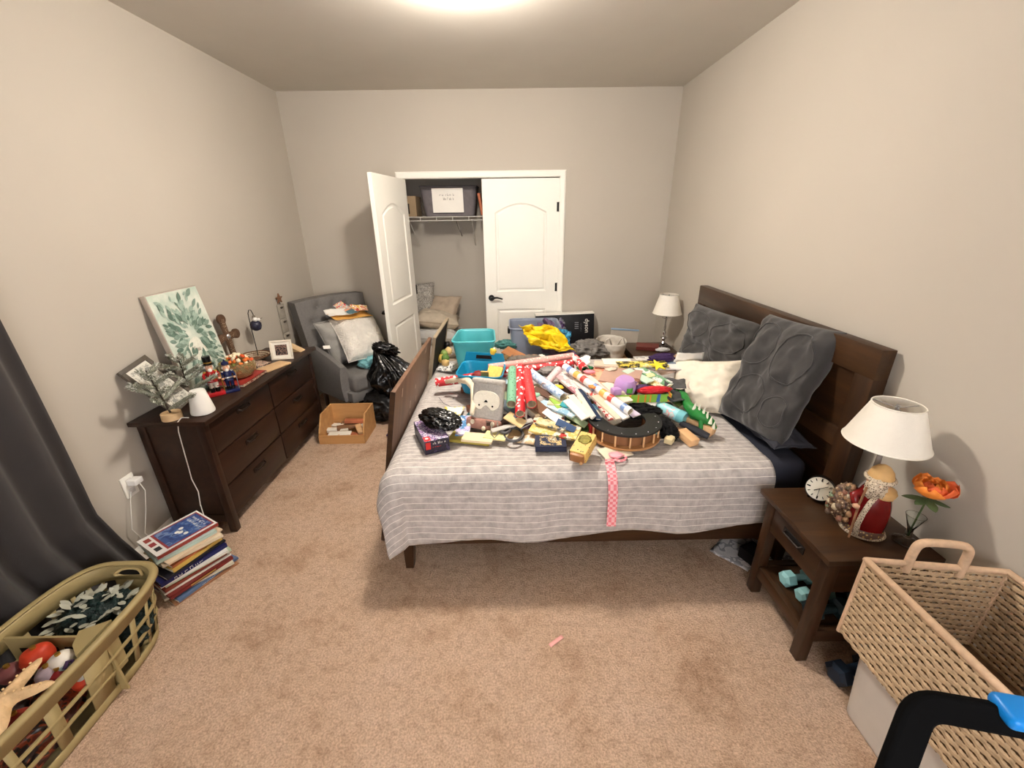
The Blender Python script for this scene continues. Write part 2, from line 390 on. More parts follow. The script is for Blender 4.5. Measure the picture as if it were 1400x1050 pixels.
for i in range(3):
    for (y0, y1) in dcols:
        z0, z1 = rz[i]+.005, rz[i+1]-.005
        d = MB().b2((DXF-.02, y0, z0), (DXF-.002, y1, z1), bev=.003).build('drawer', m_dres, dr)
        yc, zc = (y0+y1)/2, z1-.055
        MB().b2((DXF-.003, yc-.065, zc-.016), (DXF+.004, yc+.065, zc+.016), bev=.003).build('handle_plate', M('dark bronze pull', (38, 27, 21), .4, .05, metal=.4), d)
        MB().tube([(DXF+.002, yc-.05, zc+.008), (DXF+.016, yc-.045, zc-.002), (DXF+.018, yc, zc-.006), (DXF+.016, yc+.045, zc-.002), (DXF+.002, yc+.05, zc+.008)], .005, 8).build('handle', MATS['dark bronze pull'], d)
# ---- bed
BX0, BX1, BY0, BY1, BZ = -.53, 1.455, 1.71, 3.23, .60
bed = thing('bed', 'dark walnut queen bed with tall panelled headboard on the right wall', 'bed', (0, 0, 0))
HY0, HY1, HZ = 1.572, 3.27, 1.195
MB().b2((1.49, HY0, HZ-.13), (1.55, HY1, HZ), bev=.004).build('top_rail', m_wd, bed)
for y in (HY0, HY1-.1): MB().b2((1.49, y, 0), (1.55, y+.1, HZ-.128), bev=.003).build('post', m_wdz, bed)
MB().b2((1.51, HY0+.1, .28), (1.535, HY1-.1, HZ-.13)).build('headboard_panel', m_wd, bed)
MB().b2((1.495, HY0+.1, .70), (1.545, HY1-.1, .79), bev=.003).build('cross_rail', m_wd, bed)
for y in (BY0-.03, BY1+.005): MB().b2((BX0, y, .155), (1.49, y+.028, .34), bev=.003).build('side_rail', m_wdx, bed)
MB().b2((BX0-.03, BY0-.03, .155), (BX0, BY1+.033, .34), bev=.003).build('foot_rail', m_wd, bed)
for x in (BX0-.03, 1.38):
    for y in (BY0-.03, BY1-.02):
        o = MB().rings([[V((x+i*s+(.055-s)/2*0, y+j*s, z)) for i, j in ((0, 0), (1, 0), (1, 1), (0, 1))] for z, s in ((0, .040), (.16, .055), (.33, .055))]).build('leg', m_wdz, bed, smooth=0)
for k in range(9): MB().b2((BX0+.08+k*.22, BY0, .25), (BX0+.17+k*.22, BY1, .27)).build('slat', m_wd, bed)
mt = MB().b2((BX0, BY0, .30), (BX1, BY1, BZ-.01), bev=.05, seg=4).build('mattress', M('navy fitted sheet', (52, 54, 66), .9, .06, 20, .2, 300), bed)
# ---- coverlet
m_cov, nt, bs = newmat('grey striped coverlet')
uvn = nt.nodes.new('ShaderNodeUVMap'); sp = nt.nodes.new('ShaderNodeSeparateXYZ'); nt.links.new(uvn.outputs[0], sp.inputs[0])
def mth(op, a, b=None):
    n = nt.nodes.new('ShaderNodeMath'); n.operation = op
    for i, q in enumerate((a, b)):
        if q is None: continue
        if isinstance(q, (int, float)): n.inputs[i].default_value = q
        else: nt.links.new(q, n.inputs[i])
    return n.outputs[0]
pz = mth('PINGPONG', sp.outputs[1], .018)
vv = tc(nt); ns = nz(nt, vv, 26, 4); ns2 = nz(nt, tc(nt, (60, 300, 300)), 3, 2)
base = ramp(nt, ns, [(.28, lin((166, 159, 156))), (.72, lin((204, 197, 192)))])
stripe = mth('LESS_THAN', pz, .0015)
mxs = nt.nodes.new('ShaderNodeMix'); mxs.data_type = 'RGBA'
nt.links.new(mth('MULTIPLY', stripe, .85), mxs.inputs[0]); nt.links.new(base, mxs.inputs[6]); mxs.inputs[7].default_value = lin((244, 238, 230))
nt.links.new(mxs.outputs[2], bs.inputs['Base Color']); bs.inputs['Roughness'].default_value = .9; bs.inputs['Specular IOR Level'].default_value = .15
puck = nz(nt, tc(nt, (46, 30, 12)), 1.6, 5, .65)
addbump(nt, bs, mth('SUBTRACT', puck, mth('MULTIPLY', mth('LESS_THAN', pz, .0032), .25)), .55, .010)
def coverlet():
    bm = bmesh.new(); uvl = bm.loops.layers.uv.new('UVMap')
    CX1, FOOT, FAR = 1.235, .20, .20
    nu, nv = 110, 120; R = .08
    g = []
    for i in range(nu+1):
        row = []
        for j in range(nv+1):
            s = -FOOT+(CX1-BX0+.0+FOOT)*i/nu                         # along X from the foot edge
            X = BX0+s
            drop = .44-.085*max(0, min(1, (X+.5)/1.7))**1.2+.012*math.sin(X*9)
            t = -drop+(BY1-BY0+drop+FAR)*j/nv                        # from near hem to far hem
            a = max(0, -s); bq = max(0, -t); f = max(0, t-(BY1-BY0))
            x = BX0+max(0, s); y = BY0+min(max(0, t), BY1-BY0); z = BZ+.008
            k = f if f > bq else bq; sy = 1 if f > bq else -1
            rho = math.hypot(a, k)
            if rho > 0:
                dx, dy = -a/rho, sy*k/rho
                if rho < R*PI/2: th = rho/R; out = R*math.sin(th); dn = R*(1-math.cos(th))
                else: out = R; dn = R+rho-R*PI/2
                out += .10*min(1, dn/.4)*(a*k/rho/rho*2)+.018*dn
                # soft vertical folds in the hanging cloth
                w = (math.sin(x*7.3+1.2)*.010+math.sin(x*17+.4)*.005)*min(1, dn/.3) if a == 0 else math.sin(math.atan2(k, a)*5)*.016*min(1, dn/.3)
                x += dx*(out+w)+R*0; y += dy*(out+w); z -= dn
            # inner margin so the round edge starts inside the mattress edge
            z += .004*fbm((x*5, y*5, z*5))+.002*fbm((x*17, y*17, 3))
            row.append((bm.verts.new((x, y, z)), X, BY0+t))
        g.append(row)
    for i in range(nu):
        for j in range(nv):
            q = [g[i][j], g[i+1][j], g[i+1][j+1], g[i][j+1]]
            fc = bm.faces.new([p[0] for p in q])
            for lp, p in zip(fc.loops, q): lp[uvl].uv = (p[1], p[2])
    b = MB(); b.bm.free(); b.bm = bm
    o = b.build('coverlet', m_cov, solid=.008, off=1, smooth=180); return o
tag(coverlet(), 'grey quilted coverlet with thin white stripes spread over the bed', 'bedspread')
# ---- nightstands
def nightstand(label, X0, X1, Y0, Y1, H):
    t = thing('nightstand', label, 'nightstand', (0, 0, 0), group='walnut nightstands')
    MB().b2((X0-.03, Y0-.025, H-.024), (X1, Y1+.025, H), bev=.004).build('top', m_wdx, t)
    L = .045
    for x in (X0, X1-L):
        for y in (Y0, Y1-L): MB().b2((x, y, 0), (x+L, y+L, H-.024), bev=.004).build('leg', m_wdz, t)
    for y in (Y0+.008, Y1-.03): MB().b2((X0+L, y, H-.185), (X1-L, y+.022, H-.024)).build('side_panel', m_wdx, t)
    MB().b2((X1-.035, Y0+L, H-.185), (X1-.015, Y1-L, H-.024)).build('back_panel', m_wd, t)
    MB().b2((X0+.03, Y0+L, H-.18), (X1-.05, Y1-L, H-.17)).build('drawer_bottom', m_wd, t)
    d = MB().b2((X0+.006, Y0+L+.004, H-.18), (X0+.024, Y1-L-.004, H-.03), bev=.003).build('drawer', m_wd, t)
    yc = (Y0+Y1)/2
    MB().b2((X0+.002, yc-.065, H-.12), (X0+.008, yc+.065, H-.085), bev=.002).build('recess_shade', m_dark, d)  # dark block on the drawer, coloured as a recess in shade
    MB().tube([(X0+.006, yc-.05, H-.092), (X0-.010, yc-.045, H-.10), (X0-.011, yc+.045, H-.10), (X0+.006, yc+.05, H-.092)], .0045, 8).build('handle', MATS['dark bronze pull'], d)
    MB().b2((X0+.012, Y0+.01, .135), (X1-.01, Y1-.01, .155)).build('shelf', m_wd, t)
    MB().b2((X0+.004, Y0+L, .105), (X0+.034, Y1-L, .165), bev=.003).build('shelf_rail', m_wd, t)
    for y in (Y0+.006, Y1-.036): MB().b2((X0+L, y, .105), (X1-L, y+.03, .165), bev=.003).build('shelf_rail', m_wdx, t)
    return t
NSH = .558
nightstand('walnut nightstand with open lower shelf beside the seagrass basket, near the camera', 1.155, 1.545, 1.15, 1.533, NSH)
nightstand('walnut nightstand in the far right corner behind the bed', 1.12, 1.52, 3.45, 3.87, NSH)
# ================================================================== shared makers
def P3(t): return at(t[0], t[1], Z=t[2])
def slab(c, px, py):
    """frame and size from three points of a top face: corner, far end of first edge, far end of second edge"""
    a = px-c; b = py-c; F = frame(c, a, b); w = a.length; bx = F.inverted() @ py; d = bx.y
    return F, w, d
m_page = M('book paper', (226, 216, 194), .8, .05, 30, .25, 300, stretch=(1, 1, 60))
m_pagew = M('white paper', (236, 232, 224), .75, .02, 8)
def make_book(label, F, w, d, t, cover, group=None, pages=None, name='book', cat='book', spine=None, soft=False, label_patch=None):
    """x along the spine, y across, z 0 at the top cover and down"""
    r = thing(name, label, cat, Mx=F, group=group)
    k = .0022 if not soft else .0009; e = .004 if not soft else .0
    b = MB()
    b.b2((0, 0, -k), (w, d, 0)).b2((0, 0, -t), (w, d, -t+k)).b2((0, 0, -t), (w, k, 0), mi=1 if spine else 0)
    b.build('cover', [cover]+([spine] if spine else []), r, smooth=0)
    MB().b2((e, k, -t+k), (w-e, d-e, -k)).build('pages', pages or m_page, r, smooth=0)
    if label_patch:
        x0, y0, x1, y1, pm = label_patch
        MB().b2((x0*w, y0*d, -.0002), (x1*w, y1*d, .0006)).build('cover_picture', pm, r, smooth=0)
    return r
def book3(label, c, px, py, t, cover, **kw):
    F, w, d = slab(P3(c), P3(px), P3(py))
    if d < 0: F = F @ Matrix.Diagonal((1, 1, 1, 1)); d = abs(d)
    # keep z upwards
    if F.col[2].z < 0:
        c3, p3, q3 = P3(c), P3(px), P3(py); F, w, d = slab(p3, c3, p3+(q3-c3))
    return make_book(label, F, w, d, t, cover, **kw)
def sheet3(label, c, px, py, mat, name='paper_sheet', cat='paper', group=None, curl=.01, th=.0012, cols=12, seed=0, fold=0):
    F, w, d = slab(P3(c), P3(px), P3(py))
    if F.col[2].z < 0: F, w, d = slab(P3(px), P3(c), P3(px)+(P3(py)-P3(c)))
    def f(u, v): return V((u*w, v*d, curl*(fbm((u*2+seed, v*2, seed*1.7))+abs(2*u-1)**2*.6)+fold*abs(u-.5)))
    o = MB().grid(f, cols, cols).build(name, mat, solid=th, smooth=180); o.matrix_world = F
    return tag(o, label, cat, group)
def pillow_mesh(w, h, t, seed=0, wr=.02, n=26, pinch=.07, p=3.0, fr=3):
    b = MB()
    def f(s):
        def g(u, v):
            a, c = 2*u-1, 2*v-1
            k = max(0, (1-abs(a)**p)*(1-abs(c)**p))**.5
            sx = 1-pinch*(1-abs(c)**2)*abs(a)**3*0-pinch*(1-c*c)*abs(a); sy = 1-pinch*(1-a*a)*abs(c)
            q = fbm((a*fr+seed, c*fr, s*2+seed))*wr*min(1, k*2)
            return V((a*w/2*sx, c*h/2*sy, s*(t/2*k+q*(1 if k > 0 else 0))))
        return g
    b.grid(f(1), n, n); b.grid(f(-1), n, n)
    bmesh.ops.remove_doubles(b.bm, verts=b.bm.verts, dist=.0008)
    return b
def pillow(name, label, w, h, t, mat, Mx, cat='pillow', seed=0, wr=.02, group=None, pinch=.07, p=3.0, fr=3, hem=None):
    r = thing(name, label, cat, Mx=Mx, group=group)
    pillow_mesh(w, h, t, seed, wr, pinch=pinch, p=p, fr=fr).build('cushion', mat, r, smooth=180, sub=1)
    pts = []
    for (a0, c0, a1, c1) in ((-1, -1, 1, -1), (1, -1, 1, 1), (1, 1, -1, 1), (-1, 1, -1, -1)):
        for k in range(10):
            a = a0+(a1-a0)*k/10; c = c0+(c1-c0)*k/10
            pts.append(V((a*w/2*(1-pinch*(1-c*c)*abs(a)), c*h/2*(1-pinch*(1-a*a)*abs(c)), 0)))
    MB().tube(pts, .004, 6, loop=True).build('piping', hem or mat, r, smooth=180)
    return r
def lump(r, seed=0, amp=.3, fr=2.2, sub=4, ridge=True, flat=None, o=4):
    b = MB(); b.sm = 180; g = bmesh.ops.create_icosphere(b.bm, subdivisions=sub, radius=1)['verts']
    for v in g:
        p = v.co.copy(); q = fbm((p.x*fr+seed, p.y*fr-seed, p.z*fr+seed*.5), o)
        if ridge: q = .5-abs(q)*1.6
        p = p*(1+amp*q)
        v.co = V((p.x*r[0], p.y*r[1], p.z*r[2]))
        if flat is not None and v.co.z < flat: v.co.z = flat+(v.co.z-flat)*.1
    return b
def orient(loc, yaw=0, pitch=0, roll=0): return Matrix.Translation(loc) @ rotm((pitch, roll, yaw))
# ================================================================== left side
# ---- curtain
m_cur = M('charcoal curtain cloth', (56, 52, 51), .85, .07, 5, .25, 420, sheen=.2)
def cur():
    b = MB()
    def f(u, v):
        y = -.9+2.49*u; z = 2.5-2.5*v
        k = v*v; x = -1.945+.032*math.sin(u*113)*(.6+.5*v)+.012*math.sin(u*33+1)
        y += .13*max(0, v-.82)/.18*max(0, u-.6)/.4+.015*math.sin(v*5+u*23)
        x += .03*max(0, v-.9)/.1*max(0, (u-.92)/.08)
        return V((x, y, max(z, .006+.01*math.sin(u*40)*0)))
    b.grid(f, 330, 40); return b
cu = thing('curtain', 'floor-length charcoal curtain hanging at the left beside the laundry basket', 'curtain', (0, 0, 0))
cur().build('drape', m_cur, cu, solid=.004, smooth=180)
MB().cyl((-1.925, -.8, 2.53), (-1.925, 1.72, 2.53), .013, n=12).sph((-1.925, 1.74, 2.53), .028).build('curtain_rod', m_black, cu)
# ---- outlet with plug and cords
ou = thing('wall_outlet', 'white wall outlet with a charger plugged in beside the dresser', 'outlet', (0, 0, 0))
oc = at(176, 664, X=XL)
MB().box(oc+V((.004, 0, 0)), (.008, .075, .12), bev=.003).build('cover_plate', m_white, ou)
for dz in (-.028, .028): MB().box(oc+V((.009, 0, dz)), (.004, .034, .028), bev=.0015).build('socket', M('socket plastic', (214, 210, 202), .4, 0), ou)
m_cable = M('white cable', (222, 218, 210), .4, 0)
pl = thing('charger_plug', 'white cube charger pushed into the wall outlet', 'charger', (0, 0, 0))
MB().box(oc+V((.032, .01, .022)), (.045, .05, .03), bev=.004).build('body', M('white plastic', (232, 230, 226), .35, 0), pl)
MB().tube([oc+V((.05, .01, .015)), oc+V((.075, .0, -.03)), oc+V((.05, -.01, -.14)), oc+V((.045, -.06, -.26)), oc+V((.05, -.02, -.38)), oc+V((.08, .05, -.398))], .0022, 6).build('cord', m_cable, pl)
o = MB().tube([oc+V((.012, -.012, -.03)), oc+V((.03, -.05, -.06)), oc+V((.03, -.10, -.2)), oc+V((.035, -.06, -.34)), oc+V((.06, .03, -.396)), oc+V((.09, .13, -.402))], .002, 6).build('power_cord', m_cable); tag(o, 'thin white power cord drooping from the outlet to the floor', 'cord')
# ---- on the dresser
T = DZ+.001
m_canv, nt, bs = newmat('painted canvas ground')
v = tc(nt); nt.links.new(ramp(nt, nz(nt, v, 9, 4), [(.3, lin((170, 192, 178))), (.5, lin((196, 206, 192))), (.7, lin((222, 224, 212)))]), bs.inputs['Base Color']); bs.inputs['Roughness'].default_value = .8
c0 = V((-1.875, 2.285, T)); cw, ch = .40, .60
tl = V((-1.965, 2.285, T+math.sqrt(ch*ch-.09**2)))
cv = thing('canvas_print', 'large pale green botanical canvas print leaning on the wall', 'picture', Mx=frame(c0, V((0, 1, 0)), tl-c0))
MB().b2((0, 0, -.03), (cw, ch, 0), bev=.002).build('stretcher', M('canvas edge', (176, 164, 152), .8, .05), cv)
MB().b2((.006, .006, .0), (cw-.006, ch-.006, .0015)).build('painting', m_canv, cv)
leafm = [M('leaf paint deep', (98, 122, 108), .8, .2, 40), M('leaf paint mid', (128, 150, 136), .8, .2, 40), M('leaf paint pale', (158, 178, 164), .8, .2, 40)]
def leaf_out(L, Wd): return [(L*t, Wd*math.sin(PI*t)**.8) for t in (0, .15, .35, .55, .75, .9, 1)]+[(L*t, -Wd*math.sin(PI*t)**.8) for t in (.9, .75, .55, .35, .15)]
random.seed(11)
for k in range(260):
    a = random.uniform(0, 2*PI); rad = random.uniform(.05, .30)
    x = cw/2+rad*.62*math.cos(a); y = .32+rad*.95*math.sin(a)
    if not (.03 < x < cw-.03 and .05 < y < ch-.03): continue
    L = random.uniform(.03, .07); aa = a+random.uniform(-.7, .7)
    if not (.01 < x+L*math.cos(aa) < cw-.01 and .01 < y+L*math.sin(aa) < ch-.01): continue
    MB().prism(leaf_out(L, L*random.uniform(.16, .26)), .0016+.00002*k, .0019+.00002*k, Mx=Matrix.Translation((x, y, 0)) @ Matrix.Rotation(aa, 4, 'Z')).build('painted_leaf', leafm[k % 3], cv, smooth=0)
MB().prism([(cw/2-.01+.065*math.cos(t*PI/8)*(1+.06*math.sin(3*t)), .24+.075*math.sin(t*PI/8)*(1+.06*math.cos(2*t))) for t in range(16)], .0036, .0042).build('painted_rose', M('rose paint', (226, 226, 212), .8, .08, 60), cv, smooth=0)
scribble('monogram', .045, .032, 2, M('grey paint', (168, 160, 146), .8, 0), cv, Matrix.Translation((cw/2-.01, .245, .0042)), 8)
# dark picture frame leaning at the near end
m_frm = M('dark pewter frame', (84, 76, 66), .55, .15, 30)
def picframe(label, Mx, w, h, bw, fm, mat_m, pm, t=.018, stand=True, mw=.035, cat='picture frame'):
    r = thing('picture_frame', label, cat, Mx=Mx)
    for (x0, y0, x1, y1) in ((0, 0, w, bw), (0, h-bw, w, h), (0, bw, bw, h-bw), (w-bw, bw, w, h-bw)):
        MB().b2((x0, y0, -t), (x1, y1, 0), bev=.002).build('frame_bar', fm, r)
    MB().b2((bw, bw, -t*.8), (w-bw, h-bw, -.006)).build('mat_board', mat_m, r)
    MB().b2((bw+mw, bw+mw, -.006), (w-bw-mw, h-bw-mw, -.005)).build('photo', pm, r)
    if stand: MB().rings([[V((w/2-.03, h*.75, -t)), V((w/2+.03, h*.75, -t)), V((w/2+.03, h*.72, -t-.003)), V((w/2-.03, h*.72, -t-.003))], [V((w/2-.03, .0, -t-.07)), V((w/2+.03, .0, -t-.07)), V((w/2+.03, 0, -t-.073)), V((w/2-.03, 0, -t-.073))]]).build('easel_back', M('black card', (30, 28, 27), .8, 0), r)
    return r
fa, fb_ = at(163, 508, X=-1.975), at(193, 488, X=-1.975); fd = V((-1.80, fa.y+.04, T+.005))
fw, fh = (fb_-fa).length, (fa-fd).length
picframe('dark pewter picture frame with grey tree sketch leaning behind the frosted tree', frame(fd, fb_-fa, fa-fd), fw*1.25, fh, .024, m_frm, M('off white card', (216, 212, 200), .8, .02), art('tree sketch', [(212, 208, 196), (160, 158, 148), (206, 202, 190), (140, 140, 132)], 30), stand=False, mw=.012)
# frosted little pine trees on wooden discs
m_need = M('frosted pine needles', (132, 134, 118), .8, .2, 40); m_frost = M('frost tips', (204, 204, 194), .8, .1, 40)
m_disc = wood('pale birch', (188, 154, 112), (214, 184, 142), 0, .6)
m_bark = M('dark twig', (52, 42, 34), .8, .2)
def minitree(label, loc, h, seed, br, lean):
    random.seed(seed); r = thing('frosted_pine', label, 'decoration', loc)
    MB().cyl((0, 0, 0), (0, 0, .035), .047, .045, 28).build('wood_base', m_disc, r)
    MB().tube([(0, 0, .03), (lean*.3, 0, h*.4), (lean, 0, h)], [.005, .004, .003], 8).build('trunk', m_bark, r)
    for i in range(br):
        f = .18+.8*i/br; a = i*2.4+random.random()*.5; L = (.115*(1-f)+.05)*random.uniform(.85, 1.15)
        root = V((lean*f, 0, h*f)); tip = root+V((math.cos(a)*L, math.sin(a)*L, L*.55)); b = MB()
        dd_ = (tip-root).normalized()
        b.tube([root.lerp(tip, t) for t in (0, .3, .6, .9, 1)], [.004, .011, .012, .009, .004], 6)
        for k in range(150):
            t = random.uniform(.12, 1.0); p = root.lerp(tip, t); s_ = Matrix.Rotation(random.uniform(0, 2*PI), 3, dd_) @ dd_.orthogonal().normalized()
            e = p+(dd_*.9+s_).normalized()*random.uniform(.014, .024); c_ = dd_.cross(s_)
            b.rings([[p+c_*.0026, p-c_*.0026, p+dd_*.004], [e+c_*.0016, e-c_*.0016, e+dd_*.0022]], mi=0 if random.random() < .55 else 1)
        b.build('branch', [m_need, m_frost], r)
    return r
wb = at(236, 572, Z=T)
minitree('frosted mini pine tree on a pale wood disc beside the white lamp base', (wb.x, wb.y, T), .27, 3, 12, -.05)
minitree('taller frosted mini pine tree on a wood disc behind the white speaker', (-1.86, 2.25, T), .27, 5, 11, .0)
# white cone-shaped speaker lamp with cord
m_wpl = M('matte white plastic', (228, 224, 216), .45, .01)
sp_ = at(275, 566, Z=T); wl = thing('white_lamp', 'white tapered plastic night lamp at the near corner of the dresser', 'lamp', (sp_.x, sp_.y+.02, T))
MB().lathe([(.050, 0), (.056, .004), (.057, .012), (.054, .03), (.037, .125), (.034, .131), (.030, .132)], 40).build('body', m_wpl, wl)
MB().lathe([(.030, .1325), (.026, .1335), (.0, .1337)], 32, cap=False).build('top_button', M('soft white top', (240, 238, 232), .3, 0), wl)
cp = [at(258, 571, Z=T+.004), at(248, 571, Z=T+.004), at(243, 577, Y=1.955)]+[at(x, y, Y=1.95) for x, y in ((244, 590), (250, 612), (258, 640), (262, 655), (271, 672), (274, 690))]+[at(279, 706, Y=1.86)]
ci = wl.matrix_world.inverted(); MB().tube([ci @ q for q in cp], .0026, 6).build('cord', m_cable, wl)
# nutcrackers
m_red = M('glossy red paint', (160, 28, 28), .25, .08); m_blk = M('glossy black paint', (18, 18, 20), .25, 0); m_navy = M('glossy navy paint', (26, 32, 72), .25, .05)
m_skin = M('peach paint', (226, 176, 146), .4, 0); m_wht = M('white fluff', (232, 230, 224), .8, .05, 40, .3, 200); m_gold = M('gold paint', (190, 150, 70), .3, 0, metal=.8); m_silver = M('silver paint', (190, 190, 195), .25, 0, metal=.8)
def nutcracker(label, loc, rot, s, coat, leg, hat, base, trim):
    r = thing('nutcracker', label, 'figurine', Mx=Matrix.Translation(loc) @ rotm(rot) @ Matrix.Scale(s, 4))
    MB().box((0, 0, .009), (.085, .07, .018), bev=.002).build('base', base, r)
    for x in (-.013, .013):
        MB().cyl((x, 0, .018), (x, 0, .045), .012, .0115, 14).build('boot', m_blk, r)
        MB().cyl((x, 0, .045), (x, 0, .085), .0115, .013, 14).build('leg', leg, r)
    MB().lathe([(.030, .083), (.027, .09), (.023, .11), (.026, .135), (.020, .147), (.008, .15)], 20).build('coat', coat, r)
    MB().lathe([(.0275, .100), (.028, .107), (.0265, .110)], 20, cap=False).build('belt', trim, r)
    for x in (-1, 1):
        MB().tube([(x*.026, 0, .140), (x*.037, -.004, .122), (x*.034, -.016, .104)], [.009, .008, .007], 10).build('arm', coat, r)
        MB().sph((x*.033, -.019, .101), .008).build('hand', m_skin, r)
        MB().lathe([(.010, .142), (.008, .148), (.0, .149)], 12, (x*.026, 0, 0)).build('epaulette', trim, r)
    MB().lathe([(.014, .148), (.0175, .158), (.018, .175), (.015, .188)], 18).build('head', m_skin, r)
    MB().sph((0, -.014, .154), (.011, .008, .014)).build('beard', m_wht, r)
    MB().sph((0, -.019, .170), .004, 1).build('nose', m_skin, r)
    for x in (-.006, .006): MB().sph((x, -.0165, .176), .0022, 1).build('eye', m_blk, r)
    for x in (-1, 1): MB().sph((x*.017, .004, .168), (.007, .009, .012)).build('hair', m_wht, r)
    if hat == 'top':
        MB().lathe([(.030, .187), (.030, .191), (.020, .192), (.021, .235), (.0, .236)], 24).build('hat', m_blk, r)
        MB().lathe([(.0206, .196), (.0208, .203)], 24, cap=False).build('hat_band', m_gold, r)
    else:
        MB().lathe([(.020, .186), (.023, .196), (.018, .208), (.006, .215), (.005, .224), (.0, .227)], 20).build('hat', m_navy, r)
        MB().lathe([(.0205, .187), (.0215, .191)], 20, cap=False).build('hat_band', m_silver, r)
    MB().cyl((.042, -.02, .012), (.042, -.02, .13), .003, n=8).build('staff', trim, r)
    return r
m_redbase = M('red lacquer base', (188, 30, 36), .3, 0)
nr = at(298, 541, Z=T); nutcracker('red coated nutcracker in a black top hat on a red base', (nr.x-.02, nr.y+.02, T), (0, 0, .75), 1.02, m_red, spots('striped trousers', (226, 220, 208), (160, 50, 46), 60), 'top', m_redbase, m_gold)
nb = at(312, 538, Z=T); nutcracker('small navy policeman nutcracker beside the glass bowl', (nb.x+.0, nb.y+.04, T+.0), (0, 0, .75), .90, m_navy, m_navy, 'cop', m_navy, m_silver)
# small snow globe between the trees and the nutcracker
m_glass = M('clear glass', (245, 250, 248), .02, 0, trans=1, ior=1.45)
sg = thing('glass_jar', 'clear glass jar with silver baubles behind the nutcrackers', 'jar', (-1.875, 2.42, T))
MB().lathe([(.05, .001), (.058, .01), (.06, .06), (.055, .10), (.04, .125), (.042, .14), (.040, .14), (.037, .125), (.052, .10), (.057, .06), (.054, .012), (.0, .008)], 32, cap=False).build('glass', m_glass, sg)
for k in range(7):
    a = k*2*PI/6; MB().sph((math.cos(a)*.03*(k < 6), math.sin(a)*.03*(k < 6), .03+.035*(k % 2)), .018).build('bauble', [m_silver, m_wht, M('grey bauble', (150, 152, 156), .15, 0, metal=.9)][k % 3], sg)
# red book under the glass bowl
bk = make_book('thin red and cream picture book under the orange potpourri bowl', frame(V((-1.655, 2.42, T+.018)), V((0, 1, 0)), V((-1, 0, 0))), .27, .22, .017, M('red book cloth', (150, 48, 40), .5, .1), spine=art('red book spine', [(150, 48, 40), (222, 200, 170), (120, 36, 30)], 60))
# glass bowl of potpourri
bp = V((-1.765, 2.575, T+.0195)); bo = thing('potpourri_bowl', 'round amber glass bowl heaped with orange and white potpourri on a red book', 'bowl', Mx=Matrix.Translation(bp) @ Matrix.Scale(1.2, 4))
m_amb = M('amber glass', (214, 190, 140), .05, .03, trans=.75)
MB().lathe([(.04, 0), (.06, .004), (.082, .03), (.088, .06), (.084, .085), (.080, .085), (.083, .06), (.078, .032), (.056, .009), (0, .006)], 40, cap=False).build('bowl', m_amb, bo)
random.seed(4); pcs = [M('orange petal', (226, 116, 48), .7, .15), M('cream petal', (236, 220, 188), .7, .1), M('coral petal', (216, 88, 44), .7, .15), M('moss piece', (120, 130, 60), .8, .2)]
for k in range(64):
    a = random.uniform(0, 2*PI); q = math.sqrt(random.random())*.07; z = .078+.045*(1-(q/.07)**2)+random.uniform(-.008, .004)
    if k >= 44: a = random.uniform(0, 2*PI); q = random.uniform(.045, .066); z = random.uniform(.03, .07)
    lump((.013, .011, .008), k, .5, 1.5, 1, False).build('petal', pcs[random.choice([0, 0, 1, 1, 2, 3]) if k < 44 else random.choice([1, 1, 0])], bo).matrix_local = orient((q*math.cos(a), q*math.sin(a), z), a, random.random(), random.random())
# carved cross
cr = thing('wooden_cross', 'ornate carved brown cross leaning on the wall behind the bowl', 'cross', Mx=frame(V((-1.925, 2.735, T)), V((.1, 1, 0)), V((-.10, 0, 1))))
m_crs = spots('carved silver on brown', (92, 66, 46), (190, 176, 150), 95, .22, .5)
m_crb = M('brown carved wood', (84, 60, 44), .6, .15, 40)
MB().b2((.055, 0, -.012), (.105, .34, 0), bev=.004).b2((.0, .20, -.012), (.16, .25, 0), bev=.004).build('body', m_crb, cr)
for (x, y, rr) in ((.08, .345, .034), (-.002, .225, .034), (.162, .225, .034)): MB().cyl((x, y, -.013), (x, y, .001), rr, n=20).build('lobe', m_crb, cr)
MB().b2((.063, .01, .0), (.097, .345, .005), bev=.002).b2((.0, .208, .0), (.16, .242, .005), bev=.002).build('filigree', m_crs, cr)
MB().sph((.08, .225, .006), (.018, .018, .006)).build('boss', m_silver, cr)
# ornament hanger
hk = V((-1.905, 3.04, T)); oh = thing('ornament_stand', 'thin wire hook stand behind the bowl on the dresser', 'stand', hk)
MB().lathe([(.045, 0), (.045, .004), (.01, .008)], 24).build('base', m_black, oh)
MB().tube([(0, 0, .006), (0, 0, .30), (0, .004, .335), (.0, .022, .355), (.0, .045, .350), (.0, .058, .325), (0, .062, .31)], .003, 8).build('hook', m_black, oh)
og = thing('ornament', 'dark blue snowman bauble hanging from the wire hook', 'ornament', hk+V((0, .062, .305)))
lump((.040, .040, .042), 3, .12, 3, 3, False).build('bauble', M('midnight bauble', (44, 44, 60), .3, .2, 20), og).location = (0, 0, -.075)
MB().sph((.012, -.01, -.028), .017).sph((.022, .014, -.034), .013).build('snowball', m_wht, og)
MB().lathe([(.014, -.02), (.010, .0), (.0, .004)], 14).build('cap', M('pewter cap', (120, 108, 96), .4, .1, metal=.6), og)
MB().tube([(.02, .01, -.03), (.03, .05, -.03)], [.003, .0015], 6).build('twig', m_bark, og)
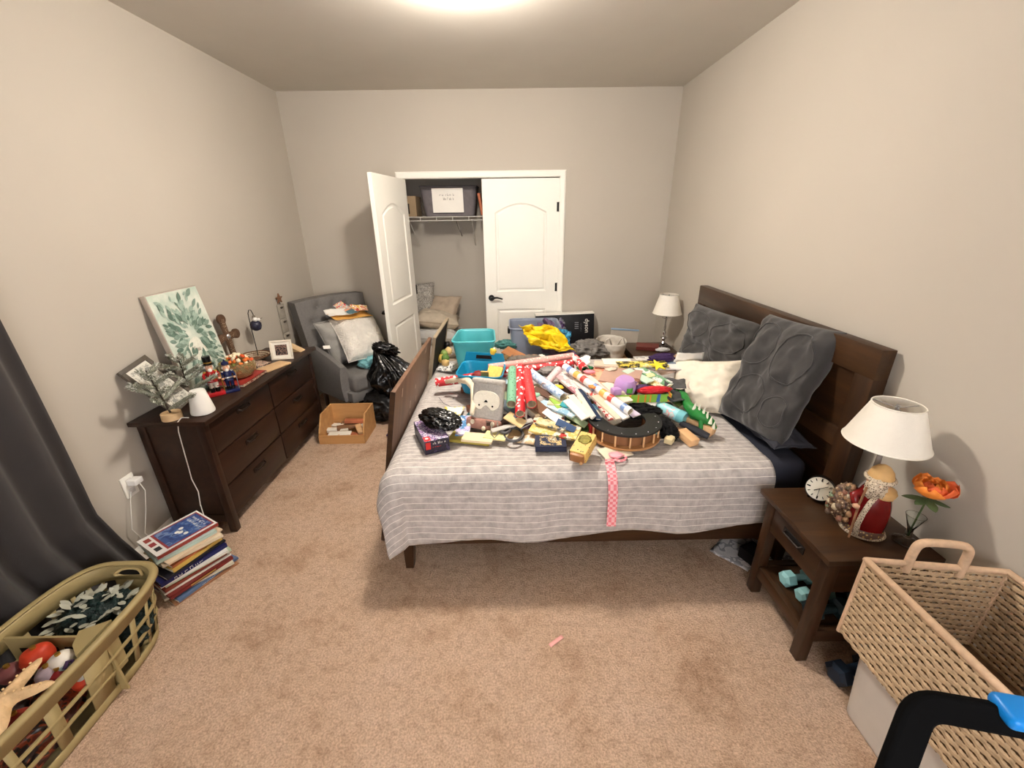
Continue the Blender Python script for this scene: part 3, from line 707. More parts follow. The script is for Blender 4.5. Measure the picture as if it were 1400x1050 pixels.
# woven wreath-like basket, bundle of wood slices, photo frame, photos
wbk = thing('woven_bowl', 'flat brown and white woven bowl behind the photo frame', 'bowl', (-1.90, 2.99, T))
b = MB()
for i in range(9):
    rr = .03+.0095*i; zz = .006+.0004*i*i
    MB().tube([(rr*math.cos(2*PI*k/26), rr*math.sin(2*PI*k/26), zz) for k in range(26)], .006, 6, loop=True).build('coil', [M('brown coil', (110, 76, 52), .8, .2, 60), spots('flecked coil', (200, 186, 160), (96, 66, 46), 120, .3)][i % 2], wbk)
MB().lathe([(.112, .03), (.09, .018), (.06, .004), (.0, .001)], 26, cap=False).build('bottom', MATS['brown coil'], wbk)
wfm = M('whitewashed frame', (222, 212, 194), .5, .03)
p0 = V((-1.76, 2.95, T))
picframe('small cream photo frame with a dark group photo on the dresser', frame(p0, V((.155, .035, 0)), V((0, .12, .6))), .15, .145, .014, wfm, M('ivory card', (238, 232, 218), .8, .01), art('group photo', [(40, 30, 28), (90, 66, 54), (150, 120, 104), (30, 24, 26)], 60), mw=.02)
for i, (dx, dy, yw, c) in enumerate(((0, 0, .35, (150, 112, 90)), (.01, -.02, .2, (60, 44, 44)), (-.01, .03, .5, (196, 160, 140)))):
    o = MB().box((0, 0, .0015), (.10, .15, .003)).build('photo_print', art('photo print %d' % i, [c, (220, 200, 180), (90, 60, 50), c], 30)); put(o, (-1.80+dx, 2.83+dy, T+.002+.004*i+(.0)), (0, 0, yw+.6))
    tag(o, ['brown toned photo print lowest in the loose pile by the cream frame', 'dark photo print in the middle of the loose pile by the cream frame', 'pinkish photo print on top of the loose pile by the cream frame'][i], 'photo', 'loose photos on the dresser')
o = MB().box((0, 0, .006), (.20, .11, .012), bev=.001).build('kraft_box', M('kraft card', (206, 170, 128), .7, .05)); put(o, (-1.665, 2.80, T), (0, 0, 1.2)); tag(o, 'flat tan cardboard sleeve at the front edge of the dresser', 'box')
wd = MB().rings([[V((0, 0, 0)), V((.11, 0, 0)), V((.0, 0, .055))], [V((0, .07, 0)), V((.11, .07, 0)), V((0, .07, .055))]]).build('wood_wedge', m_disc, smooth=0); put(wd, (-1.745, 3.16, T), (0, 0, -.1)); tag(wd, 'pale wooden wedge block behind the cream photo frame', 'block')
# narrow hanging photo board with a star
st = thing('photo_board', 'tall narrow grey wooden photo board with a star hung on the left wall', 'decoration', Mx=frame(at(392, 474, X=-1.985), V((.12, .95, 0)), V((0, 0, 1))))
m_gb = M('weathered grey board', (156, 148, 136), .8, .12, 20, stretch=(1, 1, 6))
for k in range(3): MB().b2((0, .0+k*.125, -.012), (.085, .12+k*.125, 0), bev=.002).build('board', m_gb, st)
for k in range(3): MB().b2((.03, .085+k*.125, 0), (.055, .10+k*.125, .010), bev=.002).tube([(.02, .094+k*.125, .004), (.07, .094+k*.125, .006)], .002, 6).build('clip', M('dark clip', (70, 60, 52), .5, .1), st)
so = []
for k in range(10): rr = .045 if k % 2 == 0 else .018; so.append((.042+rr*math.sin(2*PI*k/10), .42+rr*math.cos(2*PI*k/10)))
MB().prism(so, -.008, .004).build('star', M('rust brown wood', (120, 84, 62), .8, .2, 40), st, smooth=0)
MB().tube([(.042, .37, -.004), (.042, .40, -.004)], .003, 6).build('stem', m_bark, st)
# ---- armchair, tufted back
m_grey = M('grey linen upholstery', (112, 109, 106), .9, .08, 60, .35, 500)
ac = thing('armchair', 'grey button-tufted slipper armchair in the left corner', 'armchair', Mx=Matrix.Translation((-1.63, 3.935, 0)) @ rotm((0, 0, -.66)))
# local: +x is the way it faces, y across
def chair_back():
    b = MB(); Hb = 1.04; w = .66; nb_ = [(y, z) for r_, z in enumerate((.60, .72, .84, .95)) for y in ((-.22, -.073, .073, .22) if r_ % 2 == 0 else (-.147, 0, .147))]
    def f(u, v):
        y = (u-.5)*w*(1+.05*v); z = .40+(Hb-.40)*v; dz = .07*(abs(2*u-1)**2)*v
        x = .075-.13*v
        for by_, bz in nb_: d = math.hypot(y-by_, z-bz); x -= .030*math.exp(-(d/.035)**2)
        return V((x, y, z-dz*.25))
    b.grid(f, 44, 36)
    def g(u, v): p = f(u, v); return V((-.05-.13*v, p.y, p.z))
    b.grid(g, 44, 36)
    for e in (0, 1): b.grid(lambda u, v: f(e, v).lerp(g(e, v), u), 1, 36)
    b.grid(lambda u, v: f(u, 1).lerp(g(u, 1), v), 44, 1); b.grid(lambda u, v: f(u, 0).lerp(g(u, 0), v), 44, 1)
    bmesh.ops.remove_doubles(b.bm, verts=b.bm.verts, dist=.001)
    return b, nb_
b, nbt = chair_back(); b.build('backrest', m_grey, ac, smooth=50)
for (y, z) in nbt:
    x = .075-.13*((z-.40)/.64)-.024; MB().sph((x, y, z), (.006, .011, .011), 1).build('button', m_grey, ac)
MB().box((.29, 0, .36), (.56, .54, .16), bev=.04, seg=4).build('seat', m_grey, ac)
MB().box((.27, 0, .24), (.56, .60, .10), bev=.012).build('seat_base', m_grey, ac)
for s in (-1, 1):
    def arm(u, v):
        # closed section swept from back to front
        x = -.02+.50*v; top = .64-.12*v**1.5; t = 2*PI*u
        yy = s*.30+.045*math.cos(t); zz = .20+(top-.20)/2+(top-.20)/2*max(-1, min(1, 1.25*math.sin(t)))
        return V((x, yy, zz))
    b = MB().grid(arm, 24, 14, cu=True); b.face([arm(k/24, 1) for k in range(24)]); b.face([arm(k/24, 0) for k in range(24)])
    bmesh.ops.remove_doubles(b.bm, verts=b.bm.verts, dist=.0005); b.build('arm', m_grey, ac, smooth=50)
    for x in (.02, .46): MB().cyl((x, s*.26, 0), (x, s*.26, .2), .016, .024, 12).build('leg', m_wdz, ac)
# cushions etc on the chair
Mc = ac.matrix_world.copy()
m_fur = M('white grey faux fur', (232, 226, 216), .95, .10, 10, .8, 70, sheen=.5, bdist=.02)
m_gfur = M('grey plush', (150, 147, 142), .95, .1, 12, .5, 80)
pillow('throw_pillow', 'grey plush cushion leaning on the back of the armchair', .44, .44, .15, m_gfur, Mc @ Matrix.Translation((.13, -.03, .66)) @ rotm((0, 1.25, 0)) @ rotm((0, 0, .12)), seed=3)
pillow('fur_pillow', 'white and grey faux fur pillow lying on the armchair under loose papers', .46, .44, .21, m_fur, Mc @ Matrix.Translation((.27, .05, .67)) @ rotm((0, .82, 0)) @ rotm((0, 0, -.12)), seed=8)
m_teal = M('pale aqua fleece', (132, 190, 196), .95, .12, 20, .6, 60)
o = lump((.13, .16, .05), 7, .45, 3.2, 5).build('aqua_blanket', m_teal); o.matrix_world = Mc @ Matrix.Translation((.44, .07, .475)); tag(o, 'crumpled aqua fleece bundle on the chair seat under the white pillow', 'blanket')
t1 = MB().b2((-.03, -.018, 0), (.03, .018, .0015)).build('price_tag', m_pagew, smooth=0); t1.matrix_world = Mc @ Matrix.Translation((.20, -.262, .645)) @ rotm((.7, .1, 1.3)); tag(t1, 'white paper tag standing between the cushion and the chair arm', 'tag')
# papers on the pillow
def chair_sheet(label, x, y, z, w, d, yaw, pitch, roll, mat, cat='envelope', name='envelope', curl=.012, seed=0):
    def f(u, v): return V(((u-.5)*w, (v-.5)*d, curl*(fbm((u*2+seed, v*2, seed))+1.2*(u-.5)**2*4)))
    o = MB().grid(f, 10, 10).build(name, mat, solid=.0015, smooth=180); o.matrix_world = Mc @ Matrix.Translation((x, y, z)) @ rotm((pitch, roll, yaw)); return tag(o, label, cat)
m_mani = M('manila envelope', (232, 178, 92), .7, .06)
chair_sheet('large orange manila envelope on the fur pillow of the armchair', .13, .05, .875, .20, .40, .05, -.10, .35, m_mani, seed=1)
chair_sheet('white envelope lying over the left of the manila envelope', .13, -.05, .905, .13, .23, -.12, -.05, .30, m_pagew, seed=2)
chair_sheet('colourful greeting card sticking up behind the white envelope on the chair', .06, .04, .935, .13, .13, .5, .2, .45, art('greeting card', [(240, 214, 170), (206, 60, 70), (248, 240, 226), (120, 180, 190), (240, 160, 120)], 26), 'card', 'greeting_card', seed=3)
chair_sheet('orange and white flyer at the right end of the manila envelope', .12, .17, .905, .12, .16, -.5, -.15, .30, art('flyer', [(240, 190, 90), (246, 236, 220), (226, 120, 70), (190, 60, 50)], 24), 'flyer', 'flyer', seed=4)
chair_sheet('small teal leaflet tucked under the white envelope on the chair', .17, .07, .895, .08, .10, .3, 0, .25, M('teal print', (88, 120, 128), .5, .1), 'leaflet', 'leaflet', seed=5)
# ---- bin bags between chair and bed
m_bag = M('black bin liner', (12, 12, 13), .22, 0, bump=.5, bscale=14, spec=.6, bdist=.02)
def binbag(r, h, seed):
    b = MB()
    def f(u, v):
        a = 2*PI*u; k = (math.sin(PI*min(1, .08+v*.62))**.7)*(1-.86*max(0, (v-.42)/.58)**1.1)
        fo = (abs(math.sin(a*5.5+3*fbm((math.cos(a)*1.5+seed, math.sin(a)*1.5, v*1.2))))-.5)*.38*max(0, v-.1)
        no = fbm((math.cos(a)*1.3+seed, math.sin(a)*1.3, v*1.8+seed), 4)*.42
        rr = max(.02, k*(1+fo+no)); lean = .10*v*v
        return V((r[0]*rr*math.cos(a)-lean+.05*math.sin(v*3), r[1]*rr*math.sin(a), h*v))
    return b.grid(f, 120, 50, cu=True)
bb = thing('bin_bag', 'shiny black bin bag tied at the top beside the armchair', 'bin bag', (-1.055, 3.50, .17))
binbag((.23, .20), .50, 2).build('sack', m_bag, bb, solid=.001, smooth=180)
lump((.045, .04, .035), 31, .6, 3, 4).build('knot', m_bag, bb, smooth=180).location = (-.085, 0, .50)
lump((.10, .05, .045), 37, .6, 2.5, 4).build('loose_end', m_bag, bb, smooth=180).matrix_local = orient((-.01, -.02, .49), .3, 0, .4)
b2 = thing('bin_bag', 'dull black sack slumped on the floor under the shiny bin bag', 'bin bag', (-1.12, 3.55, 0))
lump((.25, .24, .15), 5, .25, 1.7, 5).build('sack', M('dull black plastic', (16, 15, 16), .45, 0, bump=.4, bscale=18, bdist=.02), b2, smooth=180).location = (0, 0, .135)
o = lump((.09, .10, .035), 9, .4, 2.5, 4).build('dark_garment', M('charcoal knit', (44, 42, 46), .95, .15, 30, .5, 200)); put(o, (-.87, 3.03, .032)); tag(o, 'charcoal garment dropped on the carpet behind the leaning board', 'clothing')
o = lump((.04, .05, .02), 12, .4, 2.5, 3).build('purple_sock', M('dark purple knit', (58, 40, 86), .95, .1)); put(o, (-1.0, 3.12, .02)); tag(o, 'small dark purple sock on the carpet beside the wooden box', 'sock')
# ---- wooden box with sawn offcuts
m_ply = wood('honey plywood', (186, 136, 84), (208, 160, 104), 0, .55)
bx_ = thing('wooden_bin', 'honey plywood bin with a low front standing on the carpet', 'box', (-1.375, 3.0, 0), (0, 0, .0))
w2, dp, hb, hf = .185, .31, .225, .075
MB().b2((-w2, 0, .0), (w2, dp, .012)).build('bottom', m_ply, bx_, smooth=0)
MB().b2((-w2, 0, .012), (w2, .012, hf)).build('front_panel', m_ply, bx_, smooth=0)
MB().b2((-w2, dp-.012, .012), (w2, dp, hb)).build('back_panel', m_ply, bx_, smooth=0)
for s in (-1, 1):
    pr = [(0.012, .012), (dp-.012, .012), (dp-.012, hb), (.10, hb), (.012, hf+.02)]
    MB().rings([[V((s*w2-s*k, y, z)) for y, z in pr] for k in (0, .012)]).build('side_panel', m_ply, bx_, smooth=0)
random.seed(21)
offm = [(wood('raw pine', (206, 160, 112), (226, 186, 140), 0, .7), 'raw pine'), (M('painted white block', (232, 226, 212), .6, .03), 'white painted'), (wood('brown offcut', (120, 84, 58), (150, 110, 78), 0, .7), 'brown stained'), (M('red tinted wood', (186, 110, 76), .6, .1), 'reddish')]
offs = [((-.09, .16, .035), (.17, .05, .03), .2, 1, 'long white block lying at the left of the plywood bin'), ((.0, .19, .05), (.2, .05, .03), .35, 2, 'brown strip across the middle of the plywood bin'), ((.06, .22, .085), (.2, .05, .025), .15, 3, 'reddish strip on top at the back of the plywood bin'), ((-.04, .07, .035), (.18, .06, .03), .1, 1, 'white slab at the front of the plywood bin'), ((.11, .12, .06), (.05, .15, .03), .5, 0, 'raw pine stick slanting at the right of the plywood bin'), ((.10, .08, .03), (.12, .05, .02), -.1, 3, 'reddish block by the front panel of the plywood bin'), ((-.11, .23, .04), (.12, .045, .025), -.3, 1, 'white stick in the back left of the plywood bin'), ((.12, .20, .05), (.07, .08, .03), .1, 1, 'square white block at the right of the plywood bin'), ((-.10, .05, .03), (.14, .03, .02), .0, 0, 'thin raw pine lath at the front left of the plywood bin'), ((.02, .25, .04), (.22, .04, .03), .05, 2, 'brown batten against the back of the plywood bin')]
for (p, s_, yw, mi, lb) in offs:
    o = MB().box((0, 0, 0), s_, bev=.002).build('wood_block', offm[mi][0]); put(o, V((-1.375, 3.0, .013))+V(p), (random.uniform(-.1, .1), random.uniform(-.15, .15), yw)); tag(o, lb, 'wood block', 'offcuts in the plywood bin')
# ---- stack of books on the floor
random.seed(5)
gS = 'stack of books on the carpet'
stk = [ # label, w(along spine), d, t, cover colours, soft, yaw offset
 ('tan thin picture book at the very bottom of the floor stack', .30, .25, .008, (168, 120, 86), True), ('blue grey paperback second from the bottom of the floor stack', .30, .24, .012, (92, 112, 146), True), ('cream hardback low in the floor stack', .30, .24, .012, (222, 212, 190), False), ('dark red hardback low in the floor stack', .29, .22, .018, (116, 40, 36), False), ('white paperback above the dark red hardback in the floor stack', .30, .22, .010, (228, 222, 210), True), ('brown red hardback in the lower half of the floor stack', .28, .22, .016, (140, 66, 50), False), ('pale green paperback in the lower half of the floor stack', .29, .21, .010, (190, 204, 178), True), ('white softcover in the middle of the floor stack', .29, .22, .010, (230, 226, 220), True), ('navy hardback with white spine lettering in the floor stack', .30, .23, .022, (28, 30, 84), False), ('black picture book above the navy hardback in the floor stack', .28, .23, .010, (30, 30, 40), True), ('mustard yellow paperback in the floor stack', .24, .19, .016, (206, 170, 88), True), ('rust coloured paperback in the upper half of the floor stack', .24, .20, .012, (168, 96, 60), True), ('cream softcover with bent pages in the floor stack', .26, .20, .016, (224, 206, 178), True), ('white and orange softcover near the top of the floor stack', .26, .20, .008, (226, 200, 170), True), ('pale aqua hardback second from the top of the floor stack', .26, .20, .016, (192, 212, 204), False)]
z = .001
for i, (lb, w, d, t, c, soft) in enumerate(stk):
    f = i/len(stk); yaw = 1.02+random.uniform(-.16, .16)
    cx, cy = -1.655-.03*f+random.uniform(-.012, .012), 1.655+.05*f+random.uniform(-.012, .012)
    F = Matrix.Translation((cx, cy, z+t)) @ rotm((0, 0, yaw)) @ Matrix.Translation((-w/2, -d/2, 0))
    cm = M('cover '+lb[:28], c, .45, .06)
    r = make_book(lb, F, w, d, t, cm, gS, soft=soft)
    if i == 8: scribble('spine_title', .13, .014, 5, m_pagew, r, Matrix.Translation((w*.40, -.0001, -t/2)) @ rotm((PI/2, 0, 0)), 3)
    if i == 3: MB().b2((w*.3, -.0005, -t*.7), (w*.7, .001, -t*.3)).build('spine_title', M('gold foil', (190, 160, 90), .4, 0, metal=.5), r, smooth=0)
    if i == 1: scribble('spine_title', .08, .006, 9, m_pagew, r, Matrix.Translation((w*.5, -.0001, -t/2)) @ rotm((PI/2, 0, 0)), 4)
    z += t+.0015
Ft = Matrix.Translation((-1.70, 1.715, z+.02)) @ rotm((0, 0, 1.05)) @ Matrix.Translation((-.14, -.105, 0))
r = make_book('blue picture book with a red border on top of the floor stack', Ft, .27, .21, .02, M('white glossy cover', (230, 226, 222), .3, .02), gS, spine=M('brick red spine', (150, 60, 52), .4, .05))
MB().b2((.05, .015, 0), (.262, .195, .0006)).build('cover_border', M('crimson border', (150, 56, 58), .35, .05), r, smooth=0)
MB().b2((.06, .025, .0005), (.255, .185, .0010)).build('cover_picture', art('night village picture', [(56, 82, 140), (44, 64, 120), (70, 100, 158), (120, 140, 176), (52, 74, 128)], 16), r, smooth=0)
scribble('cover_title', .12, .016, 9, m_pagew, r, Matrix.Translation((.236, .105, .001)) @ rotm((0, 0, -PI/2)), 5); scribble('cover_title', .13, .014, 8, m_pagew, r, Matrix.Translation((.210, .10, .001)) @ rotm((0, 0, -PI/2)), 6)
for k, (x, y) in enumerate(((.15, .06), (.14, .09), (.155, .12), (.13, .105))): MB().cyl((x, y, .001), (x, y, .0014), .011, n=10).build('printed_figure', m_pagew, r, smooth=0)
for k in range(3): MB().b2((.015, .04+k*.055, 0), (.04, .075+k*.055, .0006)).build('printed_block', [M('ink black', (40, 40, 44), .4, 0), MATS['crimson border'], MATS['brick red spine']][k], r, smooth=0)
# ================================================================== things on the bed
ZB = BZ+.018
m_felt = M('grey felt', (190, 185, 178), .95, .12, 90, .5, 260); m_fleece = M('cream fleece', (240, 234, 218), .95, .04, 60, .6, 160)
m_cream = M('cream vinyl', (230, 216, 190), .5, .04); m_pinkbr = M('pink brown plush', (168, 124, 110), .9, .12, 50, .5, 120)
# ---- board leaning on the foot of the bed
m_brd = wood('scuffed brown board', (104, 76, 58), (128, 96, 74), 1, .45)
bn, bf = V((-.745, 1.88, 0)), V((-.735, 2.88, 0)); tn = V((-.580, 1.86, .925)); tf = at(600, 463, Y=2.86)
lb_ = thing('leaning_board', 'large scuffed brown wooden board leaning on the foot of the bed', 'board', Mx=frame(bn, bf-bn, tn-bn))
w_, h_ = (bf-bn).length, (tn-bn).length
MB().b2((0, .012, -.0), (w_, h_, .022), bev=.003).build('panel', m_brd, lb_)
MB().b2((-.004, .012, -.002), (.0, h_, .024)).build('edge_band', m_wdz, lb_)
random.seed(2)
for k in range(7):
    x, y = random.uniform(.1, w_*.8), random.uniform(.5, h_*.97); MB().b2((x, y, .0222), (x+.008, y+random.uniform(.02, .06), .0226)).build('scratch', M('pale scuff', (212, 190, 168), .6, .1), lb_, smooth=0)
p0 = V((-.665, 2.92, .16)); p1 = p0+V((.03, .5, .03)); p2 = V((-.515, 2.90, .92))
fr = thing('framed_blackboard', 'tall beige framed blackboard standing behind the brown board', 'blackboard', Mx=frame(p0, p1-p0, p2-p0)); w_, h_ = .50, (p2-p0).length
m_bei = M('beige frame', (150, 134, 112), .6, .05)
for (x0, y0, x1, y1) in ((0, 0, w_, .014), (0, h_-.014, w_, h_), (0, .014, .014, h_-.014), (w_-.014, .014, w_, h_-.014)): MB().b2((x0, y0, -.022), (x1, y1, 0)).build('frame_bar', m_bei, fr)
MB().b2((.014, .014, -.02), (w_-.014, h_-.014, -.006)).build('black_board', m_dark, fr)
# ---- pillows at the headboard
m_sham = M('charcoal quilted sham', (64, 62, 61), .95, .10, 24, .3, 300, sheen=.3)
def sham(label, bl, br, tl, t, seed):
    c, w = (br+tl)/2, (br-bl).length*1.06; F = frame(c, br-bl, tl-bl); h = abs((F.inverted() @ tl).y-(F.inverted() @ bl).y)*1.06
    r = thing('euro_pillow', label, 'pillow', Mx=F, group='charcoal shams at the headboard')
    b = pillow_mesh(w, h, t, seed, .035, n=36, pinch=.03, p=4, fr=2.5); b.build('sham', m_sham, r, smooth=180, sub=1)
    for i, (cx, cy, rx, ry) in enumerate(((-.25*w, .22*h, .19*w, .19*h), (.22*w, .18*h, .20*w, .21*h), (-.08*w, -.2*h, .21*w, .17*h), (.3*w, -.26*h, .13*w, .13*h))):
        def zz(x, y): a, q = 2*x/w, 2*y/h; return t/2*max(0, (1-abs(a)**4)*(1-abs(q)**4))**.5+fbm((a*2.5+seed, q*2.5, 2+seed))*.035
        pts = [V((cx+rx*math.cos(2*PI*k/28), cy+ry*math.sin(2*PI*k/28), 0)) for k in range(28)]; pts = [V((p.x, p.y, zz(p.x, p.y)+.001)) for p in pts]
        MB().tube(pts, .004, 6, loop=True).build('quilting', m_sham, r, smooth=180)
    MB().tube([V((-w/2*.98, -h/2+.06, .012)), V((0, -h/2+.07, t*.28)), V((w/2*.98, -h/2+.06, .012))], .003, 6).build('hem', m_sham, r, smooth=180)
    return r
sham('charcoal quilted square pillow nearest the camera against the headboard', at(992, 566, Z=.66), at(1078, 614, Z=.66), at(1043, 430, X=1.40), .17, 4)
sham('charcoal quilted square pillow farther along the headboard', at(924, 490, Z=.665), at(1002, 534, Z=.665), at(957, 418, X=1.395), .15, 9)
pillow('sleeping_pillow', 'dark slate pillow lying flat under the near charcoal sham', .20, .58, .09, M('slate cotton', (60, 60, 68), .9, .06, 20, .2, 200), orient(V((1.37, 2.02, .655)), 0), seed=14)
m_ivory = M('ivory knit', (232, 222, 204), .95, .05, 30, .5, 240)
c_ = at(966, 528, Z=.75)
pillow('throw_pillow', 'ivory woven throw pillow leaning on the charcoal shams', .40, .36, .13, m_ivory, Matrix.Translation(c_) @ rotm((0, 0, -.78)) @ rotm((.75, -.15, .25)), seed=20, wr=.02)
# ---- puzzle box with a black plastic bag on it
F, w, d = slab(P3((580, 605, .69)), P3((614, 597.5, .69)), P3((555, 579, .69)))
pz_ = thing('puzzle_box', 'purple and black game box near the foot of the bed under a black bag', 'box', Mx=F)
m_bxd = art('dark box print', [(26, 22, 34), (36, 30, 56), (20, 18, 26), (62, 52, 84)], 30)
MB().b2((0, 0, -.072), (w, d, 0), bev=.001).build('carton', m_bxd, pz_, smooth=0)
MB().b2((.002, .002, -.0005), (w-.002, d-.002, .0006)).build('lid_picture', art('galaxy lid', [(222, 208, 226), (70, 56, 130), (240, 230, 238), (150, 110, 170), (44, 36, 92), (206, 170, 206)], 26, detail=3), pz_, smooth=0)
m_rlogo = M('red label', (206, 44, 40), .4, 0)
MB().b2((.003, .003, .0004), (.035, .05, .0011)).build('logo', m_rlogo, pz_, smooth=0); MB().b2((.006, -.0008, -.045), (.03, .0002, -.006)).build('logo', m_rlogo, pz_, smooth=0)
MB().cyl((.019, .03, .001), (.019, .03, .0016), .009, n=12).build('logo_spot', m_pagew, pz_)
scribble('box_title', .06, .013, 5, m_pagew, pz_, Matrix.Translation((.072, 0, -.016)) @ rotm((PI/2, 0, 0)), 1); scribble('box_title', .04, .009, 4, MATS['red label'], pz_, Matrix.Translation((.06, 0, -.036)) @ rotm((PI/2, 0, 0)), 2)
o = lump((.11, .07, .036), 23, .36, 1.9, 5).build('plastic_bag', m_bag, smooth=180); o.matrix_world = orient(at(602, 573, Z=.735), -.5, .1, .1); tag(o, 'crumpled shiny black plastic bag on top of the game box', 'plastic bag')
# ---- books and papers: label, corner, first edge end, second edge end, thickness, colour(s)
def cm(tag_, c): return art('cover '+tag_, c, 9, detail=4) if isinstance(c[0], tuple) else M('cover '+tag_, c, .45, .06)
G = 'books and papers heaped on the bed'
BK = [
 ('teal picture book half under the grey sloth bag', (624, 580, .64), (634, 582, .64), (622, 558, .65), .012, ((30, 110, 120), (20, 84, 96), (60, 140, 140)), 0),
 ('pale blue and white booklet beside the black bag on the game box', (622, 594, .65), (641, 594, .65), (626, 568, .66), .01, ((236, 232, 238), (200, 190, 226), (80, 140, 190), (236, 232, 238)), 1),
 ('olive yellow hardback flat at the front edge of the pile', (612, 600, .64), (668, 606, .64), (618, 589, .64), .018, (176, 158, 70), 0),
 ('cream paperback on the olive hardback below the sloth bag', (630, 601, .65), (672, 605, .65), (634, 590, .655), .012, (232, 214, 178), 1),
 ('brown leather notebook under the striped wrapping tubes', (665, 578, .69), (700, 574, .69), (668, 556, .70), .02, (84, 60, 52), 0),
 ('maroon hardback below the red wrapping tubes', (690, 584, .66), (728, 580, .66), (694, 566, .67), .02, (96, 50, 44), 0),
 ('tan hardback beneath the grey ruler board', (694, 596, .64), (726, 594, .64), (698, 581, .645), .016, (196, 160, 112), 0),
 ('white floral picture book under the wrapping tube ends', (729, 574, .70), (768, 579, .70), (732, 556, .71), .014, ((238, 228, 206), (238, 228, 206), (196, 70, 60), (226, 214, 190)), 0),
 ('open yellow landscape picture book above the navy book', (722, 589, .675), (787, 601, .675), (736, 572, .69), .012, ((236, 218, 160), (226, 196, 110), (244, 236, 214), (150, 150, 90)), 1),
 ('beige bird picture book over the landscape book', (731, 578, .70), (770, 588, .70), (738, 566, .71), .010, ((230, 214, 176), (210, 190, 140), (90, 100, 110), (236, 224, 196)), 1),
 ('navy and gold bedtime storybook at the front of the pile', (732, 611, .66), (775, 611, .66), (730, 595, .67), .03, (38, 44, 68), 0),
 ('cream picture book lying open under the blue snowman tube', (722, 531, .76), (786, 556, .76), (740, 527, .77), .012, (228, 216, 178), 1),
 ('ivory picture book below the open cream one', (748, 552, .745), (790, 557, .745), (752, 541, .75), .010, (222, 208, 176), 1),
 ('pale blue magazine bent across the middle of the pile', (735, 551, .735), (782, 570, .735), (744, 544, .74), .009, ((178, 208, 224), (200, 220, 230), (150, 190, 214)), 1),
 ('white and blue magazine under the pale blue one', (752, 560, .725), (796, 572, .725), (762, 551, .73), .009, ((236, 238, 240), (160, 190, 214), (236, 238, 240)), 1),
 ('dark blue hardback standing open beside the white magazines', (789, 531, .80), (815, 572, .74), (797, 533, .79), .012, (40, 56, 84), 0),
 ('white thin hardback next to the dark blue one', (784, 535, .78), (808, 573, .735), (790, 532, .80), .010, (226, 222, 214), 0),
 ('red and white picture book slanting in the middle of the pile', (803, 536, .80), (832, 573, .745), (812, 534, .80), .010, ((200, 70, 60), (236, 226, 214), (180, 50, 48), (236, 226, 214)), 0),
 ('cream hardback slanting beside the red picture book', (808, 541, .80), (842, 573, .745), (818, 536, .80), .012, (224, 208, 186), 0),
 ('pink cream paperback slanting under the striped wrapping roll', (815, 535, .805), (850, 567, .75), (826, 531, .80), .012, (226, 180, 156), 1),
 ('white comic book slanting below the multicolour roll', (763, 509, .82), (800, 545, .77), (772, 505, .82), .010, ((236, 236, 236), (226, 200, 190), (90, 100, 130), (236, 232, 226)), 1),
 ('pink picture book upright behind the blue snowman tube', (757, 512, .83), (790, 540, .78), (766, 508, .83), .012, ((216, 170, 170), (236, 222, 214), (200, 140, 150)), 0),
 ('peach folder near the middle of the pile', (802, 516, .81), (842, 532, .80), (812, 505, .82), .006, (232, 176, 144), 1),
 ('coral paper booklet beneath the peach folder', (800, 512, .80), (838, 516, .80), (806, 501, .81), .006, ((226, 130, 96), (236, 170, 140), (210, 110, 80)), 1),
 ('dark game board folded flat behind the lavender cup', (845, 531, .785), (908, 533, .785), (850, 518, .79), .012, ((50, 40, 58), (70, 50, 76), (40, 34, 46)), 0),
 ('brown paper grocery bag flattened behind the lavender cup', (818, 520, .815), (872, 527, .815), (822, 500, .83), .008, (184, 150, 134), 1),
 ('white music sheet book with green edge beside the felt sheet', (866, 504, .83), (912, 528, .80), (874, 499, .835), .008, ((236, 232, 228), (120, 170, 130), (240, 236, 232)), 1),
 ('mustard magazine beneath the music sheets', (862, 515, .81), (910, 533, .79), (870, 508, .82), .008, ((226, 210, 150), (200, 180, 110), (236, 228, 200)), 1),
 ('slate blue folder lying across the back of the heap', (886, 497, .83), (937, 497, .83), (884, 493, .835), .008, (112, 128, 146), 1),
 ('white ruled notepad under the slate folder', (870, 503, .82), (938, 505, .82), (876, 494, .83), .008, (228, 224, 220), 1),
 ('blush cardboard folder between the notepad and the ivory pillow', (905, 512, .80), (962, 500, .80), (898, 505, .81), .006, (206, 180, 166), 1),
 ('yellow star patterned magazine at the back of the heap', (846, 501, .84), (915, 500, .84), (850, 494, .845), .010, ((226, 200, 70), (60, 56, 40), (236, 216, 100), (240, 230, 180)), 1),
 ('tan envelope of papers at the back of the heap', (812, 500, .83), (862, 503, .83), (816, 493, .835), .008, (206, 190, 170), 1),
 ('red lettered flyer booklet under the black half ring', (862, 605, .63), (908, 600, .63), (858, 592, .63), .006, (238, 224, 210), 1),
 ('cream square card with pink ribbon at the front of the pile', (829, 628, .632), (866, 621, .632), (820, 613, .634), .006, (234, 224, 200), 1),
 ('grey ruled exercise book at the left of the wrapping tubes', (672, 566, .72), (700, 562, .72), (676, 548, .73), .012, (180, 172, 160), 1),
 ('green leafy picture book under the dotted wooden box', (786, 590, .67), (815, 586, .67), (790, 568, .69), .014, ((60, 96, 48), (90, 130, 70), (40, 66, 36), (140, 160, 90)), 0),
 ('dark olive board book beneath the game tray', (872, 562, .72), (925, 560, .72), (876, 546, .73), .02, (56, 62, 44), 0),
]
for i, (lb, c, px, py, t, col, soft) in enumerate(BK):
    lp = (.15, .15, .85, .9, art('gold drawing', [(38, 44, 68), (46, 54, 80), (214, 186, 130), (38, 44, 68), (226, 210, 180)], 24, detail=3)) if lb.startswith('navy') else None
    book3(lb, c, px, py, t, cm(lb[:34], col), group=G, soft=bool(soft), label_patch=lp)
